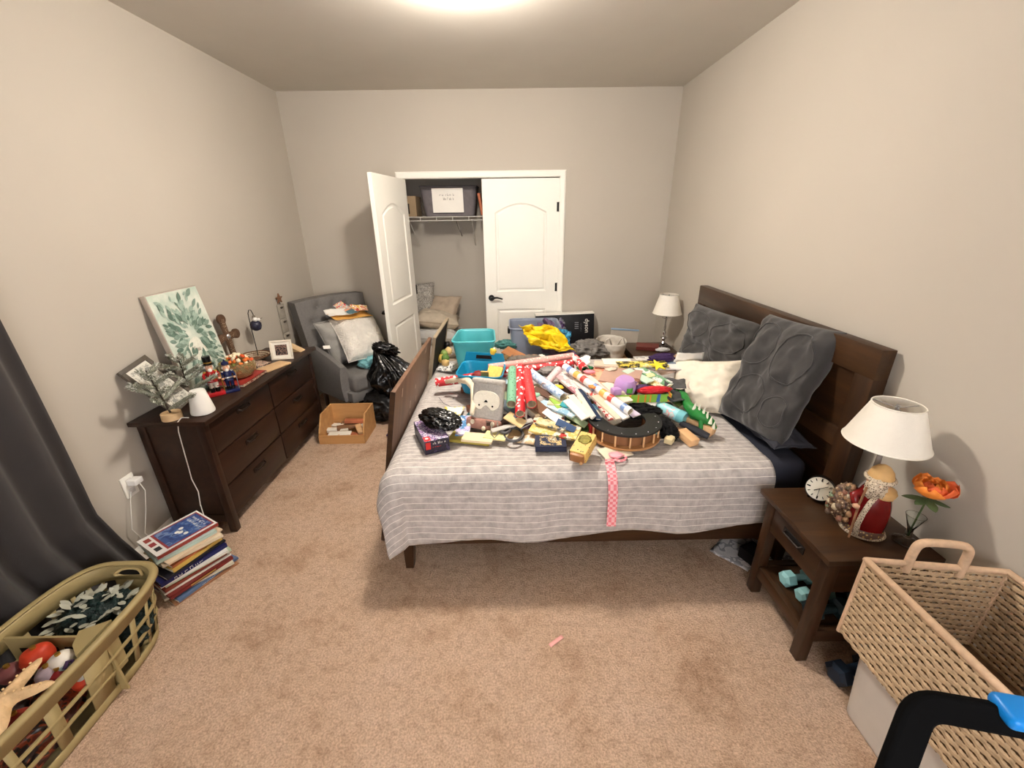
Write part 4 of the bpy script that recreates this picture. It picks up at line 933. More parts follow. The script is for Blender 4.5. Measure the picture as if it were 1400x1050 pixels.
fl = [o for o in bpy.data.objects if o.get('label', '').startswith('red lettered flyer')][0]
for ch, x, c in (('M', .115, (170, 30, 50)), ('U', .145, (60, 24, 40))): text('lettering', ch, .034, M('ink '+ch, c, .5, 0), fl, Matrix.Translation((x, .03, .0006)) @ rotm((0, 0, PI)))

EX = [
 ('white magazine slanting left of the dark blue hardback', (770, 548, .78), (795, 574, .735), (779, 545, .785), .008, (236, 232, 226), 1),
 ('ivory workbook slanting over the pale blue magazine', (776, 541, .785), (800, 571, .74), (784, 538, .79), .010, (232, 224, 206), 1),
 ('pale grey booklet slanting under the comic book', (781, 520, .81), (812, 545, .78), (790, 515, .815), .008, (222, 218, 214), 1),
 ('light pink exercise book slanting beside the comic', (793, 512, .82), (826, 541, .79), (802, 508, .825), .008, (236, 206, 198), 1),
 ('cream hardback slanting below the peach folder', (822, 524, .81), (852, 550, .78), (832, 519, .815), .010, (236, 224, 200), 0),
 ('white sketch pad slanting at the lower right of the multicolour roll', (826, 548, .785), (852, 573, .745), (835, 545, .79), .010, (238, 234, 230), 1),
 ('pale lilac booklet under the end of the multicolour roll', (846, 556, .765), (866, 570, .75), (852, 550, .77), .006, (214, 200, 220), 1),
 ('white picture book with a red bird below the tubes', (742, 566, .715), (766, 572, .715), (748, 556, .72), .010, ((240, 234, 222), (240, 234, 222), (200, 80, 70), (240, 236, 226)), 0),
 ('butter yellow booklet between the olive hardback and the scissors', (660, 598, .655), (690, 602, .655), (664, 588, .66), .008, (240, 226, 160), 1),
 ('white and tan catalogue right of the scissors', (700, 602, .635), (730, 606, .635), (706, 590, .64), .010, ((236, 226, 212), (220, 190, 150), (236, 226, 212)), 1),
 ('pale green folder left of the music sheets', (850, 507, .83), (884, 524, .81), (858, 502, .835), .006, (200, 222, 204), 1),
 ('white envelope bundle behind the grocery bag', (826, 498, .835), (866, 498, .835), (830, 490, .84), .008, (232, 226, 218), 1),
 ('grey striped catalogue at the back beside the star magazine', (870, 493, .845), (915, 492, .845), (874, 487, .85), .006, ((206, 202, 196), (150, 148, 146), (226, 222, 216)), 1),
 ('sky blue leaflet left of the mint roll', (683, 526, .72), (697, 524, .72), (686, 508, .735), .004, (190, 220, 232), 1),
]
for (lb, c, px, py, t, col, soft) in EX: book3(lb, c, px, py, t, cm(lb[:34], col), group=G, soft=bool(soft))

# thin booklets and cards wedged among the slanting books
WG = [('scarlet', (190, 44, 40), 'wedged left of the dark blue hardback', 783, 552), ('ink blue', (40, 60, 110), 'wedged between the white comic and the roll', 797, 533), ('lemon', (238, 222, 110), 'wedged under the multicolour roll end', 842, 552), ('black', (30, 28, 30), 'in the gap right of the slanting books', 852, 562), ('turquoise', (70, 170, 180), 'beside the tip of the blue snowman roll', 778, 560), ('chocolate', (96, 62, 44), 'in the gap left of the blue snowman roll', 742, 541), ('lime', (160, 196, 80), 'under the open cream picture book', 760, 556), ('plum', (100, 50, 86), 'under the peach folder', 824, 520), ('tangerine', (232, 130, 50), 'at the top of the slanting books', 800, 524), ('sky', (150, 196, 226), 'over the lower ends of the slanting books', 812, 566), ('bone', (226, 216, 196), 'at the foot of the slanting books', 826, 572), ('graphite', (70, 70, 74), 'under the grocery bag edge', 848, 527), ('crimson', (160, 30, 44), 'below the coral booklet', 820, 533), ('snow white', (240, 238, 234), 'across the floral book', 752, 572), ('sage', (150, 166, 130), 'between the floral book and the half ring', 786, 577), ('denim', (70, 92, 130), 'under the landscape book corner', 772, 586), ('cocoa', (120, 84, 62), 'beneath the coral roll end', 732, 560), ('slate', (96, 106, 116), 'beneath the mint roll end', 690, 560), ('wheat', (226, 198, 146), 'right of the sloth bag', 700, 578), ('pearl', (236, 230, 222), 'left of the water bottle', 882, 550), ('moss', (80, 96, 50), 'under the felt sheet', 918, 548), ('mulberry', (120, 44, 70), 'between the tray and the music sheets', 884, 527), ('vanilla', (240, 228, 190), 'under the yellow star', 893, 505), ('steel', (140, 150, 160), 'behind the lavender cup', 862, 515)]
random.seed(123)
for i, (cn_, c, wh, x, y) in enumerate(WG):
    z = .695+.075*max(0, min(1, (585-y)/50)); dx, dy = random.uniform(18, 30), random.uniform(12, 24)
    if y < 530 and x > 840: dx, dy = random.uniform(24, 36), random.uniform(2, 8)
    p_, q_ = (x-dx/2, y-dy/2, z+.02), (x+dx/2, y+dy/2, z-.015); r_ = (p_[0]+9, p_[1]-random.uniform(4, 9), z+.03)
    book3('%s thin booklet %s' % (cn_, wh), p_, q_, r_, random.uniform(.004, .009), M('booklet '+cn_, c, .4, .08), group=G, soft=True)
# hidden filler layer that carries the heap
random.seed(31); FIL = ['rust', 'sage', 'plum', 'sand', 'steel blue', 'brick', 'ochre', 'grey', 'teal', 'ivory', 'rose', 'umber']
FC = [(150, 88, 60), (140, 150, 120), (96, 66, 84), (206, 184, 150), (110, 130, 150), (150, 70, 56), (196, 156, 80), (140, 136, 132), (60, 120, 120), (230, 222, 204), (200, 140, 136), (90, 66, 52)]
spots_ = [(660, 560), (690, 545), (720, 570), (745, 555), (770, 575), (800, 555), (830, 555), (860, 545), (890, 550), (830, 525), (870, 520), (790, 525)]
near = ['below the sloth bag', 'below the green tube', 'under the floral book', 'under the blue magazine', 'under the dark blue hardback', 'under the slanting books', 'beneath the multicolour roll', 'under the game tray', 'under the water bottle', 'under the grocery bag', 'beneath the music sheets', 'beneath the comic book']
for i, (x, y) in enumerate(spots_):
    p = at(x, y, Z=.66); zt = .655+.012*(i % 4)+(.03 if y < 560 else .0)
    tt = zt-ZB; p = at(x, y, Z=zt)
    make_book('%s hardback at the bottom of the heap %s' % (FIL[i], near[i]), Matrix.Translation(p) @ rotm((0, 0, random.uniform(-1.2, 1.2))) @ Matrix.Translation((-.10, -.07, 0)), .20, .14, min(tt, .05), M('filler %s' % FIL[i], FC[i], .5, .08), G)
# ---- wrapping paper rolls
def roll(label, a, b, r, mat, core=True, over=0):
    p, q = P3(a), P3(b); d = (q-p); L = d.length
    F = Matrix.Translation(p) @ d.to_track_quat('Z', 'Y').to_matrix().to_4x4()
    t = thing('wrapping_roll', label, 'wrapping paper', Mx=F, group='rolls of wrapping paper on the bed')
    MB().lathe([(r, 0), (r, L), (r-.002, L), (r-.002, 0), (r, 0)], 24, cap=False).build('paper', mat, t)
    MB().lathe([(r-.0025, .004), (r-.0025, L-.004), (r-.006, L-.004), (r-.006, .004), (r-.0025, .004)], 20, cap=False).build('cardboard_core', M('core board', (196, 178, 150), .8, .05), t)
    MB().grid(lambda u, v: V(((r+.0012)*math.cos(.9*u), (r+.0012)*math.sin(.9*u), .01+(L-.02)*v)), 8, 2).build('paper_flap', mat, t, solid=.0006)
    return t
m_gw = spots('mint holly wrap', (124, 178, 146), (58, 120, 84), 60, .22); m_rs = spots('red snow wrap', (206, 36, 44), (244, 236, 232), 42, .36)
m_rp = spots('coral red wrap', (216, 58, 60), (230, 110, 104), 60, .2); m_sn = spots('blue snowman wrap', (176, 200, 226), (226, 232, 240), 55, .35, base2=(110, 140, 190)); m_pk = spots('pale pink wrap', (232, 168, 160), (240, 208, 200), 50, .3)
m_mu, nt, bs = newmat('multicolour band wrap'); v = tc(nt); sx = nt.nodes.new('ShaderNodeSeparateXYZ'); nt.links.new(v, sx.inputs[0])
fr_ = nt.nodes.new('ShaderNodeMath'); fr_.operation = 'FRACT'; ml = nt.nodes.new('ShaderNodeMath'); ml.operation = 'MULTIPLY'; ml.inputs[1].default_value = 4.4; nt.links.new(sx.outputs[2], ml.inputs[0]); nt.links.new(ml.outputs[0], fr_.inputs[0])
nt.links.new(ramp(nt, fr_.outputs[0], [(0, lin((232, 232, 238))), (.18, lin((120, 150, 200))), (.3, lin((238, 236, 236))), (.46, lin((236, 176, 90))), (.62, lin((240, 226, 210))), (.74, lin((210, 80, 70))), (.88, lin((240, 236, 232)))], True), bs.inputs['Base Color']); bs.inputs['Roughness'].default_value = .35
roll('mint green holly wrapping roll, leftmost of the three upright ones', (701, 505, .86), (699, 553, .775), .027, m_gw)
roll('red wrapping roll with white snowmen, between the mint and the coral ones', (711, 502, .87), (711, 566, .745), .027, m_rs)
roll('coral red wrapping roll right of the snowman one', (719, 508, .85), (727, 553, .77), .029, m_rp)
roll('plain pale wrapping tube showing under the snowman roll', (716, 540, .72), (714, 574, .70), .024, M('plain pale wrap', (206, 196, 186), .6, .04))
roll('light blue snowman wrapping roll slanting with its open end showing', (726, 510, .83), (770, 543, .775), .026, m_sn)
roll('long red snowflake wrapping roll lying across the bed', (596, 523, .70), (784, 497, .80), .030, m_rs)
roll('pale pink wrapping roll lying behind the red snowflake roll', (668, 503, .78), (784, 487, .81), .026, m_pk)
roll('short pink and white roll crossing behind the blue snowman roll', (744, 528, .80), (764, 505, .84), .022, spots('rose white wrap', (230, 196, 196), (180, 110, 130), 60, .2))
roll('multicolour banded wrapping roll slanting over the books', (772, 501, .86), (862, 563, .775), .021, m_mu)
roll('red snowflake roll stub under the multicolour roll', (786, 490, .83), (800, 506, .83), .026, m_rs)
# ---- grey sloth bag
p_bl, p_br = P3((643, 572, .685)), P3((684, 578, .685)); p_tl = at(636, 517, Y=p_bl.y+.075)
F, w, d = slab(p_bl, p_br, p_tl); F = frame(p_bl, p_br-p_bl, p_tl-p_bl)
sb_ = thing('sloth_bag', 'grey felt animal pouch with a cream face lying on the pile', 'bag', Mx=F)
MB().box((w/2, d/2, -.025), (w, d, .05), bev=.016, seg=4).build('pouch', m_felt, sb_)
MB().box((w/2+.0, d*.98, -.012), (w*1.05, .03, .05), bev=.012, seg=3).build('flap', m_felt, sb_)
fo = []
for k in range(40):
    a = 2*PI*k/40; x = math.cos(a); y = math.sin(a); rx = w*.43; ry = d*.25
    dip = .35*math.exp(-(x/.22)**2) if y < 0 else 0
    fo.append((w/2+rx*(abs(x)**.8)*(1 if x > 0 else -1), d*.50+ry*(abs(y)**.8)*(1 if y > 0 else -1)*(1-dip*1.6 if y < 0 else 1)))
MB().prism(fo, -.001, .008).build('face', m_fleece, sb_, bevel=.003)
MB().prism([(w/2-.012, d*.47), (w/2+.012, d*.47), (w/2, d*.53)], .008, .011).build('nose', m_blk, sb_, smooth=0)
for s in (-1, 1): MB().sph((w/2+s*w*.22, d*.38, .008), (.006, .006, .003), 1).build('eye', m_blk, sb_)
sloc = F.inverted()
apt = [P3(q) for q in ((610, 522, .72), (625, 519, .75), (640, 521, .78), (648, 530, .79), (648, 548, .77), (645, 566, .735))]
MB().tube([sloc @ q for q in apt], [.014, .018, .022, .022, .018, .012], 12).build('arm_strap', m_cream, sb_, smooth=180)
MB().box((w*.45, -.022, -.015), (w*1.15, .06, .06), bev=.015, seg=3).build('feet', m_pinkbr, sb_)
for (x, y) in ((.02, -.012), (.0, -.038), (w*.5, -.042), (w*.78, -.012)): MB().sph((x, y, .016), (.012, .014, .010)).build('claw', m_cream, sb_)
o = MB().tube([P3(q) for q in ((673, 577, .69), (671, 592, .665), (676, 599, .655), (681, 592, .665), (680, 577, .69))], .004, 8).build('metal_clip', M('nickel wire', (170, 162, 152), .35, .05, metal=.7)); tag(o, 'long metal loop clip hanging below the sloth bag', 'clip')
# scissors
m_scis = M('grey rubber handle', (84, 82, 82), .5, .05)
sc_ = thing('scissors', 'grey handled scissors half buried at the front of the pile', 'scissors', (0, 0, 0))
def ring_px(cx, cy, rx, ry, z): return [at(cx+rx*math.cos(2*PI*k/20), cy+ry*math.sin(2*PI*k/20), Z=z) for k in range(20)]
MB().tube(ring_px(702, 594, 13, 9, .652), .008, 8, loop=True).build('handle', m_scis, sc_)
MB().tube(ring_px(690, 584, 9, 8, .668), .008, 8, loop=True).build('handle', m_scis, sc_)
MB().tube([at(712, 586, Z=.66), at(738, 574, Z=.69)], [.006, .002], 6).build('blade', m_silver, sc_)
# light grey straight board
a, b_ = P3((672, 589, .675)), P3((728, 574, .70)); o = MB().box((0, 0, 0), ((b_-a).length, .03, .008), bev=.001).build('ruler', M('pale grey lath', (196, 190, 182), .5, .03)); o.matrix_world = frame((a+b_)/2, b_-a, V((0, 1, .1))); tag(o, 'long pale grey lath slanting below the wrapping tubes', 'ruler')
# thin wire on the coverlet
o = MB().tube([at(600, 543, Z=.63), at(606, 551, Z=.632), at(614, 555, Z=.632), at(624, 559, Z=.634)], .0016, 6).build('thin_cable', M('dark cable', (60, 60, 76), .4, 0)); tag(o, 'thin dark cable lying on the coverlet beside the brown board', 'cord')
sheet3('white flyer with a yellow circle behind the black plastic bag', (600, 571, .64), (628, 572, .64), (606, 556, .64), art('flyer print', [(238, 236, 230), (236, 234, 226), (226, 210, 80), (238, 236, 230)], 14), 'flyer', 'flyer', seed=4, curl=.006)
sheet3('white paper with a black swirl under the toy fruit', (596, 505, .635), (618, 509, .635), (598, 493, .64), art('swirl sheet', [(232, 230, 226), (60, 58, 60), (236, 234, 230), (232, 230, 226)], 26), seed=2)
# ---- teal tub and blue basket
def tub(name, label, cat, base, top, z0, z1, mat, rim=.012, th=.004, group=None, holes=None, n=6):
    """four floor corners to four rim corners, rounded"""
    r = thing(name, label, cat, (0, 0, 0), group=group)
    def loop_(c4, rr, z):
        out = []; N = len(c4)
        for i in range(N):
            p = V((*c4[i], 0)); a = V((*c4[i-1], 0))-p; b = V((*c4[(i+1) % N], 0))-p; la, lb = a.length, b.length; a.normalize(); b.normalize()
            s, e = p+a*min(rr, la*.45), p+b*min(rr, lb*.45)
            for k in range(n+1): t = k/n; q = s*(1-t)**2+p*2*t*(1-t)+e*t*t; out.append(V((q.x, q.y, z)))
        return out
    ob, ot = loop_(base, .05, z0), loop_(top, .06, z1)
    lev = [0, .02, .3, .6, .85, .95, 1]
    rs = [[p.lerp(q, l) for p, q in zip(ob, ot)] for l in lev]
    b = MB(); b.rings(rs, cap=False); b.face(list(reversed(ob)))
    b.build('body', mat, r, solid=th, smooth=50)
    c = sum(ot, V())/len(ot)
    MB().tube([p+(p-c).normalized()*rim*.3 for p in ot], rim*.55, 8, loop=True).build('rim', mat, r, smooth=180)
    return r
m_ttub = M('translucent teal plastic', (104, 214, 222), .3, .05, trans=.4); m_btub = M('bright blue plastic', (20, 138, 180), .35, .04)
Y0, Y1 = 2.86, 3.22
tub('teal_tub', 'translucent teal plastic storage tub standing near the foot of the bed', 'tub', ((-.37, Y0+.03), (-.12, Y0+.03), (-.14, Y1-.03), (-.35, Y1-.03)), ((-.41, Y0), (-.10, Y0), (-.12, Y1), (-.39, Y1)), ZB+.002, .885, m_ttub)
A_, B_ = (-.325, 2.42), (-.055, 2.36)
bt = tub('blue_basket', 'bright blue plastic basket of odds and ends in front of the teal tub', 'basket', ((-.30, 2.45), (-.075, 2.40), (-.05, 2.60), (-.27, 2.66)), ((-.335, 2.42), (-.05, 2.36), (-.025, 2.63), (-.31, 2.70)), ZB+.05, .80, m_btub, rim=.010)
MB().rings([[V((-.31, 2.705, .79)), V((-.025, 2.635, .79)), V((-.04, 2.64, .865)), V((-.29, 2.70, .865))], [V((-.31, 2.711, .79)), V((-.025, 2.641, .79)), V((-.04, 2.646, .865)), V((-.29, 2.706, .865))]]).build('back_handle_panel', m_btub, bt, smooth=0)
MB().rings([[V((-.225, 2.678, .825)), V((-.115, 2.652, .825)), V((-.12, 2.653, .848)), V((-.22, 2.677, .848))], [V((-.225, 2.684, .825)), V((-.115, 2.658, .825)), V((-.12, 2.659, .848)), V((-.22, 2.683, .848))]]).build('slot_shade', m_dark, bt, smooth=0)  # panel is uncut: a dark piece stands for the shade in the slot
book3('rust hardback hidden under the blue basket', (630, 530, .66), (685, 532, .66), (640, 508, .66), .04, M('rust cloth', (130, 80, 60), .6, .1), group=G)
o = MB().box((0, 0, 0), (.095, .10, .05), bev=.008).build('sponge', M('yellow sponge', (236, 196, 104), .9, .12, 60, .6, 120)); o.matrix_world = orient((-.095, 2.50, .775), -.2, .55, .1); tag(o, 'block of yellow sponge sticking out of the blue basket', 'sponge')
o = lump((.045, .04, .03), 4, .2, 2, 3, False).build('wooden_toy', M('dark red toy', (130, 40, 40), .5, .1)); put(o, (-.2, 2.52, .76)); tag(o, 'dark red toy lying inside the blue basket', 'toy')
ty = thing('toy_flower', 'yellow toy flower clipped to the blue basket rim', 'toy', (-.105, 2.665, .86)); MB().tube([(0, 0, -.06), (0, 0, 0)], .006, 8).build('stem', M('grey stem', (170, 176, 186), .5, 0), ty); lump((.022, .014, .026), 6, .3, 2, 3, False).build('bloom', spots('daisy yellow', (236, 206, 70), (240, 234, 206), 40, .3), ty).location = (0, 0, .015)
o = MB().box((0, 0, 0), (.05, .012, .05), bev=.004).build('foam_tile', M('tan foam', (226, 184, 112), .9, .1)); o.matrix_world = orient(at(663, 512, Z=.80), -.2, .3, 0); tag(o, 'small tan foam tile in front of the blue basket', 'foam tile')
# toy fruit by the board
for k, (x, y, z, c, lb) in enumerate(((603, 490, .67, (214, 182, 84), 'yellow toy pear beside the brown board'), (609, 496, .66, (206, 170, 110), 'tan toy potato beside the brown board'), (607, 484, .69, (130, 150, 80), 'green toy apple beside the brown board'), (613, 480, .69, (222, 190, 130), 'pale peach toy beside the teal tub'), (609, 490, .69, (96, 128, 60), 'dark green toy leaf lump beside the teal tub'))):
    o = lump((.032, .03, .034), k+2, .15, 2, 3, False).build('toy_fruit', M('toy fruit %d' % k, c, .5, .1)); put(o, at(x, y, Z=z)); tag(o, lb, 'toy fruit', 'toy fruit near the board')
o = MB().box((0, 0, 0), (.05, .05, .06), bev=.01).build('black_gadget', m_blk); put(o, at(611, 472, Z=.72)); tag(o, 'small black gadget wedged behind the toy fruit', 'gadget')
# ---- far strip: pine cones, cotton, wood slice, cloth
random.seed(9)
for k, (x, y, c, lb) in enumerate(((715, 477, (240, 234, 220), 'white cotton pod pair on the far side of the bed'), (722, 481, (196, 140, 92), 'amber wooden knob among the cotton pods'), (730, 485, (206, 170, 140), 'pale pink cone among the cotton pods'), (690, 489, (120, 100, 70), 'brown pine cone beside the blue basket'), (684, 494, (236, 230, 214), 'white cotton pod beside the blue basket'), (738, 479, (238, 232, 224), 'white cotton tuft under the yellow cloth'), (702, 474, (110, 90, 80), 'grey brown cone behind the wooden paddle'))):
    o = lump((.035, .03, .028), k, .5, 2.5, 3).build('pine_cone', M('cone %d' % k, c, .8, .2, 40)); pq = at(x, y, Z=.655); pq.y = min(pq.y, 3.2); pq.z = .645; put(o, pq); tag(o, lb, 'pine cone', 'dried decorations on the far side of the bed')
a, b_ = P3((690, 478, .69)), P3((714, 490, .66)); o = MB().box((0, 0, 0), ((b_-a).length, .09, .016), bev=.006).build('wooden_paddle', wood('reddish wood', (160, 104, 66), (186, 130, 88), 0)); o.matrix_world = frame((a+b_)/2, b_-a, V((.3, 1, .5))); tag(o, 'reddish wooden paddle slanting among the dried cones', 'paddle')
o = lump((.10, .07, .035), 13, .5, 3, 4).build('teal_garland', M('teal grass', (70, 120, 116), .8, .3, 60)); put(o, at(693, 471, Z=.68)); tag(o, 'teal garland tuft beside the teal tub', 'garland')
o = lump((.14, .08, .03), 14, .4, 2.4, 4).build('grey_cloth', M('grey rag', (120, 112, 104), .95, .2, 30)); put(o, at(720, 492, Z=.65)); tag(o, 'grey brown cloth under the dried cones', 'cloth')
o = lump((.07, .05, .03), 15, .3, 2.4, 4).build('grey_pouch', M('grey satin', (130, 124, 120), .5, .1)); put(o, at(752, 508, Z=.80)); tag(o, 'grey satin pouch between the pink roll and the blue snowman roll', 'pouch')
# ---- black half ring toy with pegs
rc = at(853, 577, Z=.70); rt = thing('ring_track', 'black half ring toy with wooden pegs and red ends in the pile', 'toy', (rc.x, rc.y, .635), (0, 0, .10))
ro, ri = .188, .108
def half(z0, z1, a0, a1, r0, r1, n=40): 
    out = [(r0*math.cos(a0+(a1-a0)*k/n), r0*math.sin(a0+(a1-a0)*k/n)) for k in range(n+1)]+[(r1*math.cos(a1+(a0-a1)*k/n), r1*math.sin(a1+(a0-a1)*k/n)) for k in range(n+1)]
    return MB().prism(out, z0, z1)
half(.075, .087, PI*.93, PI*2.12, ro, ri).build('black_top', M('black rubber', (38, 38, 36), .6, .08), rt, smooth=30)
half(.0, .012, PI*.93, PI*2.12, ro, ri).build('wooden_bottom', wood('ring wood', (170, 118, 72), (196, 146, 96), 0), rt, smooth=30)
half(.012, .075, PI*.96, PI*2.09, ro-.03, ri+.01).build('inner_wall', wood('ring wood dark', (120, 82, 54), (150, 104, 68), 2), rt, smooth=30)
for k in range(8):
    a = PI*(1.06+k*.128); MB().cyl((math.cos(a)*(ro-.012), math.sin(a)*(ro-.012), .012), (math.cos(a)*(ro-.012), math.sin(a)*(ro-.012), .075), .005, n=10).build('peg', M('pine peg', (222, 178, 130), .5, .05), rt)
    MB().sph((math.cos(a+.15)*(ro-.018), math.sin(a+.15)*(ro-.018), .087), (.004, .004, .002), 1).build('screw_head', m_silver, rt)
for a in (PI*.97, PI*2.08): MB().box((math.cos(a)*(ro-.022), math.sin(a)*(ro-.022), .044), (.04, .05, .062), (0, 0, a), bev=.003).build('red_block', M('red foam', (196, 46, 44), .6, .08), rt)
# ---- dotted wooden box
F = frame(P3((778, 616, .70)), P3((800, 622, .70))-P3((778, 616, .70)), P3((790, 588, .735))-P3((778, 616, .70))); w = (P3((800, 622, .70))-P3((778, 616, .70))).length; d = .15
db = thing('dotted_box', 'yellow speckled wooden box with a drawer leaning at the front of the pile', 'box', Mx=F)
m_dot = spots('yellow with flecks', (232, 194, 112), (90, 80, 50), 55, .2, .6)
MB().b2((0, .004, -.06), (w, d, 0), bev=.004).build('body', [m_dot], db); MB().b2((-.003, .002, -.065), (.0, d, -.004)).build('side_strip', M('dark edge', (60, 48, 40), .6, .1), db, smooth=0)
MB().b2((.006, -.012, -.052), (w-.006, .02, -.008), bev=.003).build('drawer', wood('drawer wood', (156, 104, 60), (180, 126, 78), 0), db)
MB().sph((w*.8, -.016, -.045), .008).build('knob', MATS['pine peg'], db)
lump((.03, .03, .003), 3, .4, 3, 3).build('printed_tree', M('olive print', (140, 130, 60), .7, .3, 60), db).location = (w/2, d*.65, .001)
# ---- game tray, lavender cup
F, w, d = slab(P3((838, 541, .795)), P3((919, 539, .795)), P3((846, 524, .80)))
gt = thing('game_tray', 'open game box tray with a green, blue and orange printed side', 'box', Mx=F)
m_gm = art('bright tray print', [(60, 110, 180), (140, 196, 70), (140, 196, 70), (236, 150, 60), (140, 196, 70)], 9, stretch=(1, .1, .1))
MB().b2((0, 0, -.045), (w, .003, 0)).build('front_side', m_gm, gt, smooth=0); MB().b2((0, d-.003, -.045), (w, d, 0)).build('back_side', m_gm, gt, smooth=0)
for x in (0, w-.003): MB().b2((x, .003, -.045), (x+.003, d-.003, 0)).build('end_side', m_gm, gt, smooth=0)
MB().b2((0, 0, -.048), (w, d, -.045)).build('bottom', M('tray card', (150, 146, 130), .7, .05), gt, smooth=0)
m_lav = M('lavender plastic', (190, 150, 206), .4, .03); cp_ = at(854, 529, Z=.805)
cu_ = thing('toy_cup', 'lavender toy teacup upside down on the game tray', 'toy cup', Mx=Matrix.Translation(cp_) @ rotm((.2, 0, .4))); MB().lathe([(.060, -.02), (.062, .0), (.058, .035), (.042, .056), (.0, .058)], 28).build('cup', m_lav, cu_)
MB().tube([(.05, 0, .02), (.075, 0, .015), (.08, 0, -.005), (.052, 0, -.012)], .008, 8).build('handle', m_lav, cu_)
o = MB().box((0, 0, 0), (.05, .045, .04), bev=.008).build('toy_block', m_lav); o.matrix_world = orient(at(842, 535, Z=.81), .3); tag(o, 'small square lavender toy block left of the lavender cup', 'toy block')
o = MB().box((0, 0, 0), (.055, .05, .03), bev=.004).build('card_deck', M('beige card deck', (206, 190, 166), .6, .05)); o.matrix_world = orient(at(846, 538, Z=.79), .1); tag(o, 'beige card deck at the left end of the game tray', 'cards')
o = MB().cyl((0, 0, 0), (0, 0, .025), .02, n=16).build('green_token', M('green plastic', (90, 170, 70), .4, 0)); put(o, at(860, 536, Z=.795)); tag(o, 'green round token under the lavender cup', 'toy')
o = lump((.09, .03, .018), 8, .4, 3, 4).build('red_beads', M('red plastic', (206, 40, 50), .35, .1)); put(o, at(895, 533, Z=.80), (0, 0, .1)); tag(o, 'tangle of red plastic beads in the game tray', 'beads')
o = lump((.06, .03, .015), 18, .4, 3, 4).build('purple_ribbon', M('purple ribbon', (80, 56, 96), .4, .1)); put(o, at(876, 530, Z=.80)); tag(o, 'dark purple ribbon bundle in the game tray', 'ribbon')
# ---- water bottle, black cloth, wood pieces, dinosaur
p, q = at(896, 553, Z=.72), at(936, 572, Z=.70); dd = q-p; L = dd.length
wbt = thing('water_bottle', 'pale aqua floral water bottle lying at the right of the pile', 'bottle', Mx=Matrix.Translation(p) @ dd.to_track_quat('Z', 'Y').to_matrix().to_4x4())
MB().lathe([(.0, -.03), (.018, -.03), (.02, .0), (.026, .012), (.034, .03), (.034, L-.02), (.031, L-.004), (.0, L)], 28, cap=False).build('bottle_body', art('aqua floral', [(150, 210, 216), (160, 216, 222), (150, 210, 216), (236, 180, 176), (220, 236, 232)], 18), wbt)
MB().lathe([(.0355, L-.035), (.036, L-.012), (.033, L+.004), (.0, L+.005)], 28, cap=False).build('cap', M('aqua cap', (120, 190, 198), .35, .04), wbt); MB().cyl((0, 0, -.05), (0, 0, -.028), .02, n=16).build('spout', M('grey spout', (110, 116, 120), .4, 0), wbt)
m_bcl = M('black jersey', (16, 15, 16), .95, .2, 20)
o = lump((.115, .06, .03), 21, .5, 2.4, 5).build('black_cloth', m_bcl); put(o, at(872, 562, Z=.71), (0, 0, .1)); tag(o, 'black cloth crumpled behind the half ring toy', 'cloth')
o = lump((.045, .085, .045), 24, .5, 2.2, 5).build('black_glove', m_bcl); o.matrix_world = orient(at(908, 585, Z=.665), .3, .15, 0); tag(o, 'black limp cloth toy hanging down right of the half ring', 'cloth')
def blk(label, a, b, w, h, mat, name='wood_block', cat='wood block', up=(0, 0, 1)):
    p, q = P3(a), P3(b); x = q-p; o = MB().box((0, 0, 0), (x.length, w, h), bev=.003).build(name, mat); o.matrix_world = frame((p+q)/2, x, V((0, 0, 1)).cross(x)); return tag(o, label, cat, 'wooden pieces at the right of the pile')
m_rp2 = offm[0][0]
blk('long raw pine box beam beside the green dinosaur', (938, 572, .68), (976, 590, .66), .06, .05, m_rp2)
blk('short pale wood block at the front right of the pile', (931, 590, .655), (950, 606, .64), .055, .04, M('pale beech', (226, 180, 132), .6, .05))
blk('curved brown wooden handle behind the pale block', (914, 588, .665), (936, 592, .65), .05, .03, offm[2][0])
blk('cream foam piece at the right of the black cloth toy', (913, 604, .65), (924, 590, .65), .04, .03, M('cream foam', (222, 204, 160), .9, .1))
o = MB().tube([P3((930, 578, .68)), P3((950, 588, .66)), P3((969, 597, .645))], [.014, .022, .016], 12).build('hairbrush_handle', M('charcoal plastic', (48, 48, 54), .4, .04)); tag(o, 'charcoal plastic brush handle between the pine beam and the pale block', 'brush')
m_din = M('green dinosaur skin', (40, 128, 56), .45, .25, 24); m_dinw = M('cream spikes', (230, 232, 214), .5, .05)
dn = thing('toy_dinosaur', 'green plastic dinosaur with cream spikes in front of the ivory pillow', 'toy', (0, 0, 0))
dp_ = [P3(q) for q in ((928, 536, .76), (936, 541, .77), (941, 555, .75), (950, 564, .74), (962, 571, .72), (973, 578, .70), (979, 586, .675))]
MB().tube(dp_, [.018, .02, .026, .034, .032, .02, .006], 14).build('body', m_din, dn, smooth=180)
for k, (x, y, z) in enumerate(((950, 553, .79), (956, 556, .78), (962, 560, .77), (967, 565, .755), (972, 572, .735), (976, 579, .71))):
    a = P3((x, y, z)); MB().cyl(a-V((0, 0, .03)), a+V((.004, 0, .012)), .011, .001, 8).build('spike', m_dinw, dn)
for (x, y) in ((946, 571), (958, 577)): a = P3((x, y, .70)); MB().tube([a+V((0, 0, .02)), a+V((0, -.015, -.045))], [.014, .010], 8).build('leg', m_din, dn)
MB().box(dp_[0]+V((-.012, -.005, .004)), (.05, .03, .03), (0, .2, .4), bev=.008).build('head', m_din, dn)
